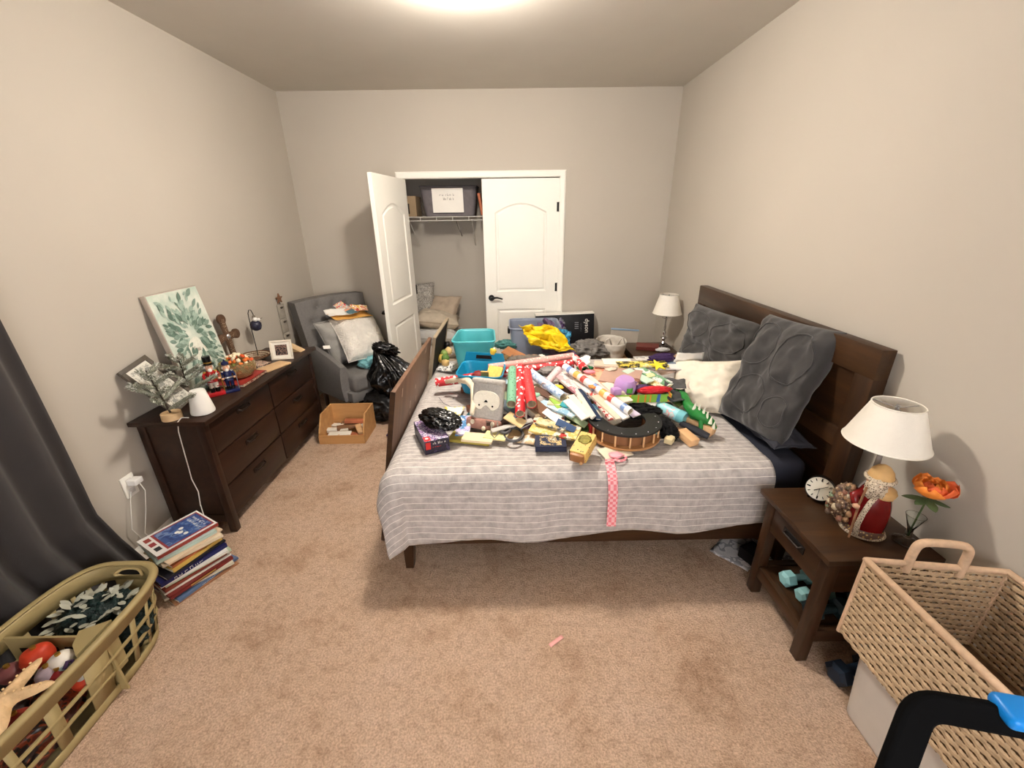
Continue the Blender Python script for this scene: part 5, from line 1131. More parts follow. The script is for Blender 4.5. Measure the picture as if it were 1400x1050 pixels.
# felt sheet with scalloped edge
o = sheet3('dark grey felt sheet with a zigzag edge beside the ivory pillow', (908, 530, .79), (938, 533, .79), (916, 519, .80), M('dark grey felt', (84, 82, 82), .95, .1, 60, .4, 200), 'felt_sheet', 'felt', seed=6, curl=.02, th=.003)
o = sheet3('dark grey folded felt below the zigzag sheet', (912, 546, .77), (940, 552, .75), (914, 530, .79), M('charcoal felt', (66, 66, 66), .95, .1, 60, .4, 200), 'felt_sheet', 'felt', seed=16, curl=.02, th=.004)
sheet3('blank white paper sheet propped on the charcoal sham behind the heap', (922, 497, .83), (960, 498, .82), (946, 483, .90), m_pagew, seed=5, curl=.015)
sheet3('blush paper slanting under the ivory pillow', (938, 528, .76), (958, 540, .72), (950, 516, .78), M('blush paper', (222, 204, 192), .8, .04), seed=15)
o = lump((.09, .03, .03), 26, .6, 2.6, 4).build('purple_scarf', M('deep purple cloth', (62, 40, 84), .8, .15)); o.matrix_world = orient(at(906, 490, Z=.85), .25); tag(o, 'deep purple scarf twisted at the back of the heap', 'scarf')
o = MB().tube([at(918, 490, Z=.85), at(930, 485, Z=.86), at(936, 487, Z=.85)], .014, 8).build('peach_strap', M('peach strap', (226, 190, 160), .8, .1)); tag(o, 'peach fabric strap beside the purple scarf', 'strap')
so = [((.055 if k % 2 == 0 else .022)*math.sin(2*PI*k/10), (.055 if k % 2 == 0 else .022)*math.cos(2*PI*k/10)) for k in range(10)]
o = MB().prism(so, 0, .006).build('paper_star', M('yellow paper', (236, 214, 60), .6, .05)); o.matrix_world = orient(at(899, 500, Z=.85), .2, .35, 0); tag(o, 'yellow paper star at the back of the heap', 'star')
sheet3('white dotted paper curling beside the red roll end', (782, 497, .84), (806, 500, .83), (790, 488, .86), spots('dotted paper', (236, 232, 224), (60, 60, 60), 60, .12), seed=7, curl=.03)
o = lump((.05, .03, .014), 28, .3, 2.5, 4).build('green_felt_leaf', M('bottle green felt', (40, 110, 66), .9, .1)); put(o, at(800, 503, Z=.82)); tag(o, 'bottle green felt leaf beside the dotted paper', 'felt')
# small odds: coloured scraps spread on the heap
random.seed(77)
scr = [('orange paper scrap on the slanting books', 812, 528, .825, (232, 140, 70)), ('pink eraser beside the coral booklet', 806, 508, .835, (226, 140, 150)), ('yellow sun sticker card between the tubes and the comic', 763, 529, .80, (236, 200, 60)), ('mint green card under the coral roll', 731, 540, .77, (150, 200, 170)), ('white tissue ball right of the blue basket', 694, 512, .70, (232, 232, 232)), ('aqua paper scrap beside the mint roll', 691, 514, .72, (176, 214, 222)), ('red toy car part below the floral book', 771, 596, .67, (190, 50, 44)), ('beige fabric swatch behind the peach folder', 836, 505, .83, (214, 196, 176)), ('brown leather strap beside the grocery bag', 868, 520, .82, (140, 96, 80)), ('aqua doll shoe right of the half ring', 897, 590, .65, (150, 206, 200)), ('pink paper curl under the half ring', 842, 622, .64, (240, 170, 180)), ('pale yellow label by the mustard magazine', 889, 513, .815, (236, 226, 170))]
for k, (lb, x, y, z, c) in enumerate(scr):
    o = lump((.035, .025, .01), 40+k, .3, 1.8, 3, False).build('scrap', M('scrap %d' % k, c, .6, .08)); put(o, at(x, y, Z=z), (0, 0, random.uniform(-1, 1))); tag(o, lb, 'scrap', 'scraps on the heap')
# pink gingham ribbon hanging over the side
m_gin, nt, bs = newmat('pink gingham'); v = tc(nt); ck = nt.nodes.new('ShaderNodeTexChecker'); ck.inputs['Scale'].default_value = 70; ck.inputs[1].default_value = lin((238, 128, 138)); ck.inputs[2].default_value = lin((246, 190, 194)); nt.links.new(v, ck.inputs[0]); nt.links.new(ck.outputs[0], bs.inputs['Base Color']); bs.inputs['Roughness'].default_value = .6
rp = [at(833, 625, Z=ZB+.012), at(834, 631, Z=ZB+.014)]
xr = rp[-1].x
path = rp+[V((xr, 1.690, ZB+.008)), V((xr, 1.652, ZB-.006)), V((xr+.001, 1.622, ZB-.03)), V((xr+.002, 1.603, ZB-.07)), V((xr+.004, 1.594, ZB-.12)), V((xr+.004, 1.590, ZB-.20)), V((xr+.005, 1.586, ZB-.285))]
b = MB(); hw = .022
b.rings([[p+V((-hw, 0, 0)), p+V((hw, 0, 0)), p+V((hw, -.002, .0012)), p+V((-hw, -.002, .0012))] for p in path]); o = b.build('gingham_ribbon', m_gin, smooth=60); tag(o, 'pink gingham ribbon hanging down the side of the coverlet', 'ribbon')
o = MB().tube(ring_px(848, 626, 8, 4, ZB+.014), .006, 6, loop=True).build('ribbon_loop', m_gin); tag(o, 'pink gingham loop at the top of the hanging ribbon', 'ribbon')
# ================================================================== behind the bed
m_kraft = M('brown cardboard', (150, 112, 76), .8, .08, 12)
def carton(label, lo, hi, mat=None):
    r = thing('cardboard_box', label, 'box', (0, 0, 0)); lo = V(lo); hi = V(hi); t = .006; m = mat or m_kraft
    MB().b2(lo, (hi.x, hi.y, lo.z+t)).build('bottom', m, r, smooth=0)
    for a, b in (((lo.x, lo.y), (hi.x, lo.y+t)), ((lo.x, hi.y-t), (hi.x, hi.y)), ((lo.x, lo.y+t), (lo.x+t, hi.y-t)), ((hi.x-t, lo.y+t), (hi.x, hi.y-t))): MB().b2((a[0], a[1], lo.z+t), (b[0], b[1], hi.z-t)).build('side', m, r, smooth=0)
    ym = (lo.y+hi.y)/2
    MB().b2((lo.x, lo.y, hi.z-t), (hi.x, ym-.001, hi.z)).build('flap', m, r, smooth=0); MB().b2((lo.x, ym+.001, hi.z-t), (hi.x, hi.y, hi.z)).build('flap', m, r, smooth=0)
    MB().b2((lo.x, ym-.025, hi.z), (hi.x, ym+.025, hi.z+.0006)).build('tape', M('brown tape', (170, 130, 84), .3, .05), r, smooth=0)
    return r
carton('brown moving carton on the floor behind the bed under the grey bin', (-.02, 3.40, 0), (.52, 3.86, .50))
carton('brown moving carton on the floor behind the bed beside the far nightstand', (.56, 3.38, 0), (1.05, 3.84, .53))
# vacuum cleaner carton, black with the maker's word
m_bxk = M('black carton print', (22, 22, 26), .4, .06)
dyc = thing('appliance_carton', 'tall black appliance carton with dyson lettering leaning on the back wall', 'box', Mx=frame(V((.30, 4.16, .0)), V((1, 0, .03)), V((0, .07, 1))))
w_, h_ = .60, .775
MB().b2((0, 0, -.11), (w_, h_, 0), bev=.002).build('carton', m_bxk, dyc)
MB().b2((.0, h_-.012, -.108), (w_, h_+.0008, .0006)).build('white_edge', m_pagew, dyc, smooth=0)
text('lettering', 'dyson', .062, m_pagew, dyc, Matrix.Translation((w_-.075, h_-.135, .001)) @ rotm((0, 0, -PI/2)), ext=.0006)
scribble('small_print', .09, .008, 10, M('grey ink', (150, 150, 156), .5, 0), dyc, Matrix.Translation((w_-.135, h_-.15, .0003)) @ rotm((0, 0, -PI/2)), 9)
lump((.05, .11, .004), 3, .4, 2, 3, False).build('printed_machine', art('machine print', [(60, 60, 70), (150, 150, 160), (90, 60, 120), (40, 40, 46)], 20), dyc).location = (.26, h_-.17, .001)
for k in range(4): MB().b2((w_-.20, h_-.10-.02*k, .0003), (w_-.20+.04, h_-.094-.02*k, .001)).build('small_print', MATS['grey ink'], dyc, smooth=0)
# grey-blue lidless bin
m_gbin = M('cloudy grey blue plastic', (150, 158, 178), .35, .04, trans=.25)
gb = tub('storage_bin', 'cloudy grey blue plastic bin behind the bed with a yellow cloth over it', 'bin', ((.04, 3.45), (.40, 3.45), (.40, 3.78), (.04, 3.78)), ((.01, 3.42), (.44, 3.42), (.44, 3.80), (.01, 3.80)), .505, .83, m_gbin)
MB().box((.0, 3.56, .79), (.02, .08, .05), bev=.005).build('latch', m_blk, gb)
m_yel = M('yellow satin', (240, 204, 30), .45, .08, 8); 
def drape(label, name, pts, mat, cat='cloth', n=26, amp=.02, seed=0, th=.003):
    # bilinear patch of four corners with crumples
    a, b, c, d = pts
    def f(u, v):
        p = a.lerp(b, u).lerp(d.lerp(c, u), v); q = fbm((u*3+seed, v*3, seed))*.9+math.sin(u*16+v*11+seed+4*fbm((u*2, v*2, seed)))*.42; p = p+V((1, 0, 0))*.05*fbm((u*2.5+9, v*2.5, seed))+V((0, 0, 1))*.04*fbm((u*2.5-9, v*2.5, seed))
        return p+V((0, -1, .4))*amp*q
    o = MB().grid(f, n, n).build(name, mat, solid=th, smooth=180); return tag(o, label, cat)
drape('bright yellow satin cloth draped over the grey blue bin', 'yellow_cloth', [at(709, 444, Y=3.37), at(758, 445, Y=3.36), at(786, 485, Y=3.26), at(726, 473, Y=3.31)], m_yel, seed=3, amp=.034, n=60)
drape('dull purple cloth showing behind and under the yellow cloth', 'purple_cloth', [at(735, 441, Y=3.56), at(754, 437, Y=3.54), at(786, 489, Y=3.37), at(742, 485, Y=3.38)], M('dusty purple cloth', (104, 86, 112), .9, .12, 20), seed=5)
drape('teal blue printed fabric hanging beside the yellow cloth', 'blue_fabric', [at(754, 447, Y=3.42), at(778, 452, Y=3.40), at(780, 472, Y=3.36), at(768, 466, Y=3.36)], art('blue fabric', [(40, 130, 170), (60, 150, 186), (30, 100, 140), (60, 150, 186)], 14), seed=8)
# grey shiny bag and white rope basket
o = lump((.17, .12, .09), 41, .35, 1.8, 5).build('grey_bag', M('pewter nylon', (120, 116, 112), .35, .2, 10, .3, 30, bdist=.01)); put(o, (.70, 3.52, .60)); tag(o, 'crumpled pewter grey nylon bag behind the heap', 'bag')
rb_ = thing('rope_basket', 'soft white cloth basket with rope handles beside the far nightstand', 'basket', (.93, 3.64, .532))
m_wclo = M('off white canvas', (212, 206, 196), .9, .06, 14, .3, 40)
MB().grid(lambda u, v: V(((.11+.02*v)*math.cos(2*PI*u)*(1+.08*fbm((math.cos(2*PI*u)*2, math.sin(2*PI*u)*2, v*2))), (.16+.02*v)*math.sin(2*PI*u)*(1+.08*fbm((math.cos(2*PI*u)*2+5, math.sin(2*PI*u)*2, v*2))), .13*v)), 48, 10, cu=True).build('body', m_wclo, rb_, solid=.004, smooth=180)
for s in (-1, 1): MB().tube([(s*.06-.03, -.12, .12), (s*.06-.02, -.14, .17), (s*.06+.01, -.13, .185), (s*.06+.03, -.12, .12)], .006, 8).build('handle', m_wclo, rb_, smooth=180)
pg_ = thing('clear_panel', 'clear plastic drawer panel with a pale blue top edge behind the basket', 'panel', Mx=frame(at(833, 470, Y=3.93), V((1, .08, -.10)), V((0, .1, 1))))
MB().b2((0, -.2, -.006), (.28, .14, 0)).build('sheet', M('hazy plastic', (216, 206, 192), .3, .03, trans=.2), pg_, smooth=0); MB().b2((0, .14, -.012), (.28, .155, .006), bev=.002).build('blue_edge', M('pale blue plastic', (150, 178, 206), .35, 0), pg_)
# ---- far nightstand things
def lamp(label, base, zb, zt, rb, rt_, glassy, prof, mats):
    r = thing('table_lamp', label, 'lamp', base, group='table lamps on the nightstands')
    z0 = base[2]
    for nm, pr, m in prof: MB().lathe(pr, 28).build(nm, m, r)
    hb_, ht = zb-z0, zt-z0
    MB().lathe([(rb, hb_), (rt_, ht), (rt_-.002, ht), (rb-.002, hb_), (rb, hb_)], 48, cap=False).build('lamp_shade', mats, r, smooth=60)
    for rr, zz in ((rb, hb_), (rt_, ht)): MB().tube([(rr*math.cos(2*PI*k/48), rr*math.sin(2*PI*k/48), zz) for k in range(48)], .0028, 6, loop=True).build('shade_trim', mats, r, smooth=180)
    for k in range(3): a = 2*PI*k/3; MB().cyl((0, 0, ht-.012), (rt_*math.cos(a), rt_*math.sin(a), ht-.006), .0018, n=5).build('spider', m_silver, r)
    MB().cyl((0, 0, hb_-.03), (0, 0, ht), .006, n=8).build('stem', m_silver, r)
    MB().sph((0, 0, (hb_+ht)/2-.01), (.028, .028, .036)).build('bulb', M('unlit bulb', (232, 230, 224), .3, 0), r)
    return r
m_shade = M('white linen shade', (232, 226, 214), .85, .02, 40, .15, 400); m_chr = M('chrome', (200, 198, 196), .12, 0, metal=1)
m_dkb = M('dark bronze lamp foot', (40, 30, 26), .3, .05)
lamp('small table lamp with crystal stem in the far corner', (1.425, 3.70, NSH+.001), .885, 1.05, .124, .078, 0, [('foot', [(.055, 0), (.057, .012), (.05, .02), (.045, .03), (.0, .031)], m_dkb), ('stem_base', [(.012, .03), (.02, .05), (.008, .07), (.018, .09), (.020, .105), (.008, .12), (.016, .15), (.007, .17), (.012, .2), (.006, .22), (.006, .30)], m_chr)], m_shade)
cl2 = bpy.data.objects['table_lamp']; MB().tube([(.035*math.cos(2*PI*k/24), .035*math.sin(2*PI*k/24), .285) for k in range(24)], .0025, 6, loop=True).build('wire_ring', m_chr, cl2); MB().tube([(.03*math.cos(2*PI*k/24), .03*math.sin(2*PI*k/24), .10) for k in range(24)], .0025, 6, loop=True).build('wire_ring', m_chr, cl2)
F = frame(at(870, 474, Z=NSH+.032), V((.9, -.28, 0)), V((.25, .9, 0))); make_book('dark red hardback book on the far nightstand', F, .20, .15, .03, M('oxblood cover', (112, 50, 44), .5, .06))
o = lump((.06, .03, .018), 51, .4, 2.5, 4).build('tissue', M('white tissue', (226, 226, 226), .9, .04)); put(o, at(906, 478, Z=NSH+.018)); tag(o, 'crumpled white tissue pack beside the far lamp', 'tissue')
# ================================================================== near nightstand things
NZ = NSH+.001
lamp('large white shaded table lamp on the near nightstand', (1.395, 1.345, NZ), .915, 1.065, .130, .076, 0, [('foot', [(.06, 0), (.062, .01), (.055, .018), (.0, .02)], m_dkb), ('stem_base', [(.012, .02), (.03, .05), (.036, .10), (.028, .15), (.014, .18), (.02, .2), (.010, .22), (.008, .32)], M('smoky crystal', (190, 186, 184), .08, .05, trans=.5))], m_shade)
# alarm clock
ckp = at(1116, 684, Z=NZ); ck_ = thing('alarm_clock', 'round black alarm clock with a cream dial on the near nightstand', 'clock', Mx=Matrix.Translation((ckp.x, ckp.y, NZ)) @ rotm((0, 0, -.78)))
# local: dial faces -y
RY = Matrix.Translation((0, 0, .062)) @ rotm((PI/2-.25, 0, 0))
MB().lathe([(.045, -.04), (.051, -.03), (.0525, .010), (.0515, .0125), (.050, .012), (.050, .008)], 40, Mx=RY).build('case', m_blk, ck_)
MB().lathe([(.0498, .009), (.0, .0092)], 40, cap=False, Mx=RY).build('dial', M('cream dial', (238, 232, 214), .4, .01), ck_)
for k in range(12):
    a = 2*PI*k/12; L = .010 if k % 3 else .013; bmx = RY @ Matrix.Rotation(a, 4, 'Z') @ Matrix.Translation((0, .039, .0105)); MB().box((0, 0, 0), (.003 if k % 3 else .005, L, .001), Mx=bmx).build('hour_mark', m_blk, ck_, smooth=0)
for a, L, w in ((math.radians(128), .024, .003), (math.radians(-52), .036, .0022), (math.radians(178), .036, .0013)): MB().box((0, 0, 0), (w, L, .001), Mx=RY @ Matrix.Rotation(a, 4, 'Z') @ Matrix.Translation((0, L*.42, .0118))).build('clock_hand', m_blk, ck_, smooth=0)
for s in (-1, 1): MB().cyl((s*.03, .01, 0), (s*.026, .008, .02), .006, n=10).build('foot', m_blk, ck_)
# santa figurine
sbp = at(1180, 727, Z=NZ); sa = thing('santa_figurine', 'resin Santa figurine in a red coat carrying a sack of toys', 'figurine', (sbp.x+.0, sbp.y+.01, NZ), (0, 0, -.5))
m_rob = M('wine red glazed robe', (112, 20, 20), .25, .2, 10); m_frm2 = spots('speckled fur trim', (206, 190, 166), (96, 80, 66), 160, .35, .8); m_tan = M('tan hood', (206, 166, 110), .6, .12, 20); m_brn = spots('mixed toys', (120, 90, 66), (206, 184, 150), 70, .28, .5, base2=(70, 50, 44))
def robe(u, v):
    a = 2*PI*u; r = (.062+.010*math.sin(v*2.2))*(1-.45*v**2.2); return V((r*math.cos(a)*(1+.04*math.sin(5*a)*(1-v)), r*.9*math.sin(a), .022+.175*v))
MB().grid(robe, 40, 16, cu=True).build('robe', m_rob, sa, smooth=180)
MB().lathe([(.065, .0), (.067, .01), (.064, .028), (.060, .034)], 40).build('embroidered_band', spots('gold embroidery', (96, 70, 60), (196, 160, 90), 90, .3), sa)
MB().tube([(.066*math.cos(2*PI*k/40), .060*math.sin(2*PI*k/40), .007) for k in range(40)], .008, 8, loop=True).build('fur_hem', m_frm2, sa, smooth=180)
MB().tube([(-.03, -.058, .01), (-.035, -.060, .06), (-.03, -.057, .11), (-.018, -.048, .155), (-.005, -.04, .185)], .009, 8).build('fur_edge', m_frm2, sa, smooth=180)
lump((.05, .045, .028), 61, .15, 2, 4, False).build('cape', m_tan, sa).location = (.012, 0, .185)
lump((.034, .034, .040), 62, .1, 2, 4, False).build('head', M('aged face', (206, 160, 130), .5, .08), sa).location = (-.004, -.008, .228)
lump((.030, .022, .042), 63, .4, 3, 4).build('beard', m_frm2, sa).location = (-.012, -.030, .205)
MB().lathe([(.038, .235), (.040, .248), (.034, .27), (.020, .288), (.006, .296), (.0, .297)], 24).build('hood', m_tan, sa, smooth=60)
MB().tube([(.041*math.cos(2*PI*k/30), .041*math.sin(2*PI*k/30), .240) for k in range(30)], .008, 8, loop=True).build('hood_trim', m_frm2, sa, smooth=180)
for x in (-.013, .006): MB().sph((x, -.038, .236), .0028, 1).build('eye', m_blk, sa)
MB().sph((-.004, -.043, .227), .006, 1).build('nose', M('rosy nose', (206, 130, 110), .5, 0), sa)
MB().tube([(-.03, -.01, .18), (-.065, -.03, .16), (-.06, -.055, .14)], [.018, .016, .012], 10).build('sleeve', m_rob, sa, smooth=180); MB().sph((-.058, -.06, .137), .012).build('hand', MATS['aged face'], sa)
MB().tube([(-.05, -.07, .0), (-.052, -.062, .14), (-.045, -.055, .22)], .004, 8).build('staff', offm[2][0], sa)
lump((.045, .04, .075), 64, .3, 3, 5).build('toy_sack', m_brn, sa).location = (-.072, .015, .10)
random.seed(64)
for k in range(26):
    a = random.uniform(2.2, 5.3); z = random.uniform(.03, .185); rr = .046*math.sin(PI*min(.95, .2+z*4)); c = random.choice([(150, 170, 140), (166, 130, 96), (206, 190, 160), (110, 90, 76), (140, 110, 80), (140, 96, 76), (96, 84, 66)])
    o = lump((.011, .009, .013), 70+k, .4, 2, 2).build('toy', M('tiny toy %s' % (c,), c, .4, .2, 60), sa); o.location = (-.072+rr*math.cos(a), .015+rr*math.sin(a), z)
# rose in a glass slipper vase
vp = V((1.475, 1.215, NZ)); ro_ = thing('rose_vase', 'orange silk rose in a clear glass vase beside the Santa figurine', 'vase', vp)
MB().lathe([(.038, 0), (.040, .006), (.012, .02), (.010, .06), (.02, .09), (.030, .12), (.028, .12), (.018, .092), (.007, .06), (.0, .03)], 28, cap=False).build('glass_vase', m_glass, ro_)
m_ros = M('orange silk', (236, 138, 54), .6, .18, 14); m_ros2 = M('coral silk', (222, 100, 52), .6, .15, 14); m_grn = M('sage leaf', (84, 104, 66), .6, .2, 20)
MB().tube([(0, 0, .03), (.0, -.005, .12), (-.015, -.025, .225)], .003, 6).build('stem', m_grn, ro_)
random.seed(8); hc = V((-.02, -.03, .245))
for k in range(16):
    t = k/15; a = k*2.4; L = .030+.040*t; tilt = .10+.75*t
    def pet(u, v, L=L): return V(((u-.5)*L*1.25*math.sin(PI*min(.95, .18+v*.75)), .012*math.sin(PI*v)+.016*(2*u-1)**2*-1+v*v*.006, L*v))
    o = MB().grid(pet, 6, 6).build('petal', m_ros if k % 3 else m_ros2, ro_, solid=.0012, smooth=180); o.matrix_local = Matrix.Translation(hc) @ Matrix.Rotation(a, 4, 'Z') @ Matrix.Translation((0, .004+.016*t, -.012*t)) @ Matrix.Rotation(-tilt, 4, 'X')
for k, (a, L) in enumerate(((2.6, .07), (3.4, .06), (4.3, .065), (.6, .085), (5.6, .06))):
    b = MB().prism(leaf_out(L, L*.24), 0, .0012); o = b.build('leaf', m_grn if k != 3 else M('glassy leaf', (196, 206, 190), .2, .05, trans=.6), ro_, smooth=60); o.matrix_local = Matrix.Translation(hc+V((0, 0, -.03))) @ Matrix.Rotation(a, 4, 'Z') @ Matrix.Rotation(.15 if k != 3 else .35, 4, 'Y')
# dumbbells on and under the shelf
def dumbbell(label, loc, yaw, L, r, mat, grip):
    t = thing('dumbbell', label, 'dumbbell', Matrix.Identity(4) and loc, (0, 0, yaw), group='dumbbells in the nightstand')
    for s in (-1, 1): MB().lathe([(r*.6, -.028), (r, -.018), (r, .018), (r*.6, .028)], 6, Mx=Matrix.Translation((s*(L/2-.03), 0, r*.87)) @ rotm((0, PI/2, 0)) @ Matrix.Rotation(PI/6, 4, 'Z')).build('weight', mat, t, smooth=0)
    MB().cyl((-L/2+.04, 0, r*.87), (L/2-.04, 0, r*.87), r*.42, n=14).build('grip', grip, t); return t
m_aq = M('aqua vinyl', (150, 204, 206), .5, .04); m_dk = M('dark teal vinyl', (30, 50, 56), .45, .06)
dumbbell('aqua dumbbell at the back of the nightstand shelf', (1.285, 1.40, .157), .12, .165, .036, m_aq, m_aq)
dumbbell('aqua dumbbell in front on the nightstand shelf', (1.30, 1.315, .157), .15, .165, .034, m_aq, m_aq)
dumbbell('dark teal dumbbell nearest the front leg on the nightstand shelf', (1.29, 1.232, .157), .05, .18, .042, m_dk, m_dk)
dumbbell('dark teal dumbbell at the right of the nightstand shelf', (1.44, 1.30, .157), 1.4, .18, .042, m_dk, m_dk)
dumbbell('navy dumbbell on the carpet beside the wicker basket', (1.33, 1.085, .002), .2, .19, .048, M('navy vinyl', (26, 40, 56), .45, .06), MATS['navy vinyl'])
# papers under the bed and an open magazine
sheet3('printed white papers on the carpet under the bed beside the nightstand', (1022, 782, .004), (1048, 745, .004), (975, 748, .004), art('newsprint', [(226, 222, 220), (232, 228, 226), (170, 168, 170), (230, 226, 224)], 14), 'papers', 'paper', seed=3, curl=.006)
sheet3('second printed sheet on the carpet under the nightstand', (1040, 792, .003), (1095, 770, .003), (1035, 765, .003), art('newsprint two', [(216, 212, 210), (150, 148, 150), (222, 218, 216), (60, 58, 60)], 8), 'papers', 'paper', seed=9, curl=.006)
o = MB().box((0, 0, 0), (.10, .09, .07), bev=.006).build('dark_box', M('black cardboard', (26, 22, 26), .7, .05)); put(o, (1.27, 1.70, .036), (0, 0, .4)); tag(o, 'small black box on the papers under the bed', 'box')
o = sheet3('white magazine page on edge in the gap beside the wicker basket', (1165, 800, .2), (1176, 825, .16), (1180, 795, .22), m_pagew, 'magazine', 'magazine', seed=12)
# ---- wicker basket on a white plastic bin
m_wick = M('seagrass', (184, 158, 126), .8, .22, 60, .3, 120, stretch=(1, 1, 1)); m_wick2 = M('seagrass dark', (112, 88, 64), .85, .2, 60); m_rim = M('wrapped rim', (206, 174, 144), .75, .12, 50)
wk = thing('wicker_basket', 'large rectangular seagrass basket with a loop handle at the right edge', 'basket', (0, 0, 0))
C4 = [V((1.150, 1.03, 0)), V((1.545, .97, 0)), V((1.545, .47, 0)), V((1.150, .47, 0))]
Z0, Z1 = .335, .66
def wicker_wall(a, b, n_out):
    """strands: uprights as flat stakes, weavers as rows that pass in front of and behind them"""
    d = b-a; L = d.length; d.normalize(); nrm = V((d.y, -d.x, 0)); rows = 15; H = Z1-Z0; bb_ = MB(); seg = max(8, int(L/.017))
    for i in range(rows):
        z = Z0+H*(i+.5)/rows; rs = []
        for k in range(seg+1):
            o = (.0026 if (k+i) % 2 else -.0026); p = a+d*(L*k/seg)+nrm*o; hh = H/rows*.43; tt = .0045
            sl = .010*(k % 2)*0
            rs.append([p+V((0, 0, z-hh)), p+V((0, 0, z-hh*.5))+nrm*tt, p+V((0, 0, z+hh*.5))+nrm*tt, p+V((0, 0, z+hh)), p+V((0, 0, z+hh*.5))-nrm*tt, p+V((0, 0, z-hh*.5))-nrm*tt])
        rs = [[q for q in r] for r in rs]; bb_.rings(rs, mi=0)
    for k in range(seg):
        p = a+d*(L*(k+.5)/seg); bb_.rings([[p+V((0, 0, z))+d*x+nrm*y for x, y in ((-.0028, -.0012), (.0028, -.0012), (.0028, .0012), (-.0028, .0012))] for z in (Z0, Z1)], mi=1)
    o = bb_.build('woven_side', [m_wick, m_wick2], wk, smooth=40); o['kind'] = 'stuff'
for i in range(4): wicker_wall(C4[i], C4[(i+1) % 4], 1)
MB().b2((1.155, .475, Z0), (1.54, .965, Z0+.008)).build('bottom', m_wick2, wk, smooth=0)
MB().tube([p+V((0, 0, Z1)) for p in (C4[0], C4[0].lerp(C4[1], .5), C4[1], C4[1].lerp(C4[2], .5), C4[2], C4[2].lerp(C4[3], .5), C4[3], C4[3].lerp(C4[0], .5))], .011, 10, loop=True).build('rim', m_rim, wk, smooth=60)
for p in C4: MB().cyl(p+V((0, 0, Z0)), p+V((0, 0, Z1)), .008, n=8).build('corner_post', m_rim, wk)
e = C4[1]-C4[0]; h0, h1 = C4[0]+e*.30, C4[0]+e*.68
hp = [h0+V((0, 0, Z1-.03)), h0+V((0, 0, Z1+.05)), h0+V((.006, 0, Z1+.078)), h0+e*.06+V((0, 0, Z1+.09)), h1-e*.06+V((0, 0, Z1+.09)), h1+V((-.006, 0, Z1+.078)), h1+V((0, 0, Z1+.05)), h1+V((0, 0, Z1-.03))]
MB().tube(chaikin(hp), .0125, 12).build('handle', m_rim, wk, smooth=60)
g0, g1 = C4[3].lerp(C4[2], .30), C4[3].lerp(C4[2], .68)
MB().tube(chaikin([g0+V((0, 0, Z1-.03)), g0+V((0, 0, Z1+.075)), g0.lerp(g1, .15)+V((0, 0, Z1+.09)), g0.lerp(g1, .85)+V((0, 0, Z1+.09)), g1+V((0, 0, Z1+.075)), g1+V((0, 0, Z1-.03))]), .0125, 12).build('handle', m_rim, wk, smooth=60)
tub('plastic_bin', 'frosted white plastic bin on the carpet under the seagrass basket', 'bin', ((1.22, .985), (1.50, .965), (1.50, .52), (1.22, .52)), ((1.19, 1.0), (1.53, .975), (1.53, .50), (1.19, .50)), .002, .325, M('frosted white plastic', (206, 200, 192), .45, .03), rim=.016)
# ---- black folding stool frame in the right foreground
m_bfr = M('matte black plastic', (8, 8, 9), .9, .05, spec=.1)
sf = thing('step_stool', 'black plastic stool frame with a bright blue tread in the right foreground', 'stool', (0, 0, 0))
q0, q1, q2 = at(1258, 962, Z=.84), at(1400, 988, Z=.84), at(1225, 1050, Z=.74)
xd = (q1-q0).normalized(); L_ = .42; yv = V((0, 0, 1)).cross(xd)
F = frame(q0, xd, V((-.25, -.45, .0)))
dn_ = (q2-q0).normalized()
def strap(pts, w, t, nm, mt, par, nrm):
    b = MB(); rs = []
    for i, p in enumerate(pts):
        d = (pts[min(i+1, len(pts)-1)]-pts[max(i-1, 0)]).normalized(); s = d.cross(nrm).normalized(); rs.append([p+s*w/2+nrm*t/2, p-s*w/2+nrm*t/2, p-s*w/2-nrm*t/2, p+s*w/2-nrm*t/2])
    b.rings(rs); return b.build(nm, mt, par, bevel=.006)
nrm = xd.cross(dn_).normalized()
cn = q0
c1 = cn+xd*.035; c2 = cn+dn_*.035
arc = [c2*(1-t)**2+cn*2*t*(1-t)+c1*t*t for t in [k/6 for k in range(7)]]
kf = .9/abs(dn_.z)*1.0
foot = cn+dn_*((cn.z-.01)/abs(dn_.z))
strap([foot]+arc+[cn+xd*(L_-.03), cn+xd*L_], .050, .026, 'handle_frame', m_bfr, sf, nrm)
f2 = cn+xd*L_+dn_*((cn.z-.01)/abs(dn_.z)); strap([cn+xd*L_, f2], .050, .026, 'leg', m_bfr, sf, nrm)
tr = at(1382, 968, Z=.875); MB().box((0, 0, 0), (.26, .06, .03), bev=.012, seg=4).build('blue_tread', M('bright blue plastic grip', (20, 130, 214), .35, .03), sf).matrix_local = frame(cn+xd*.245+V((0, 0, .022)), xd, yv)
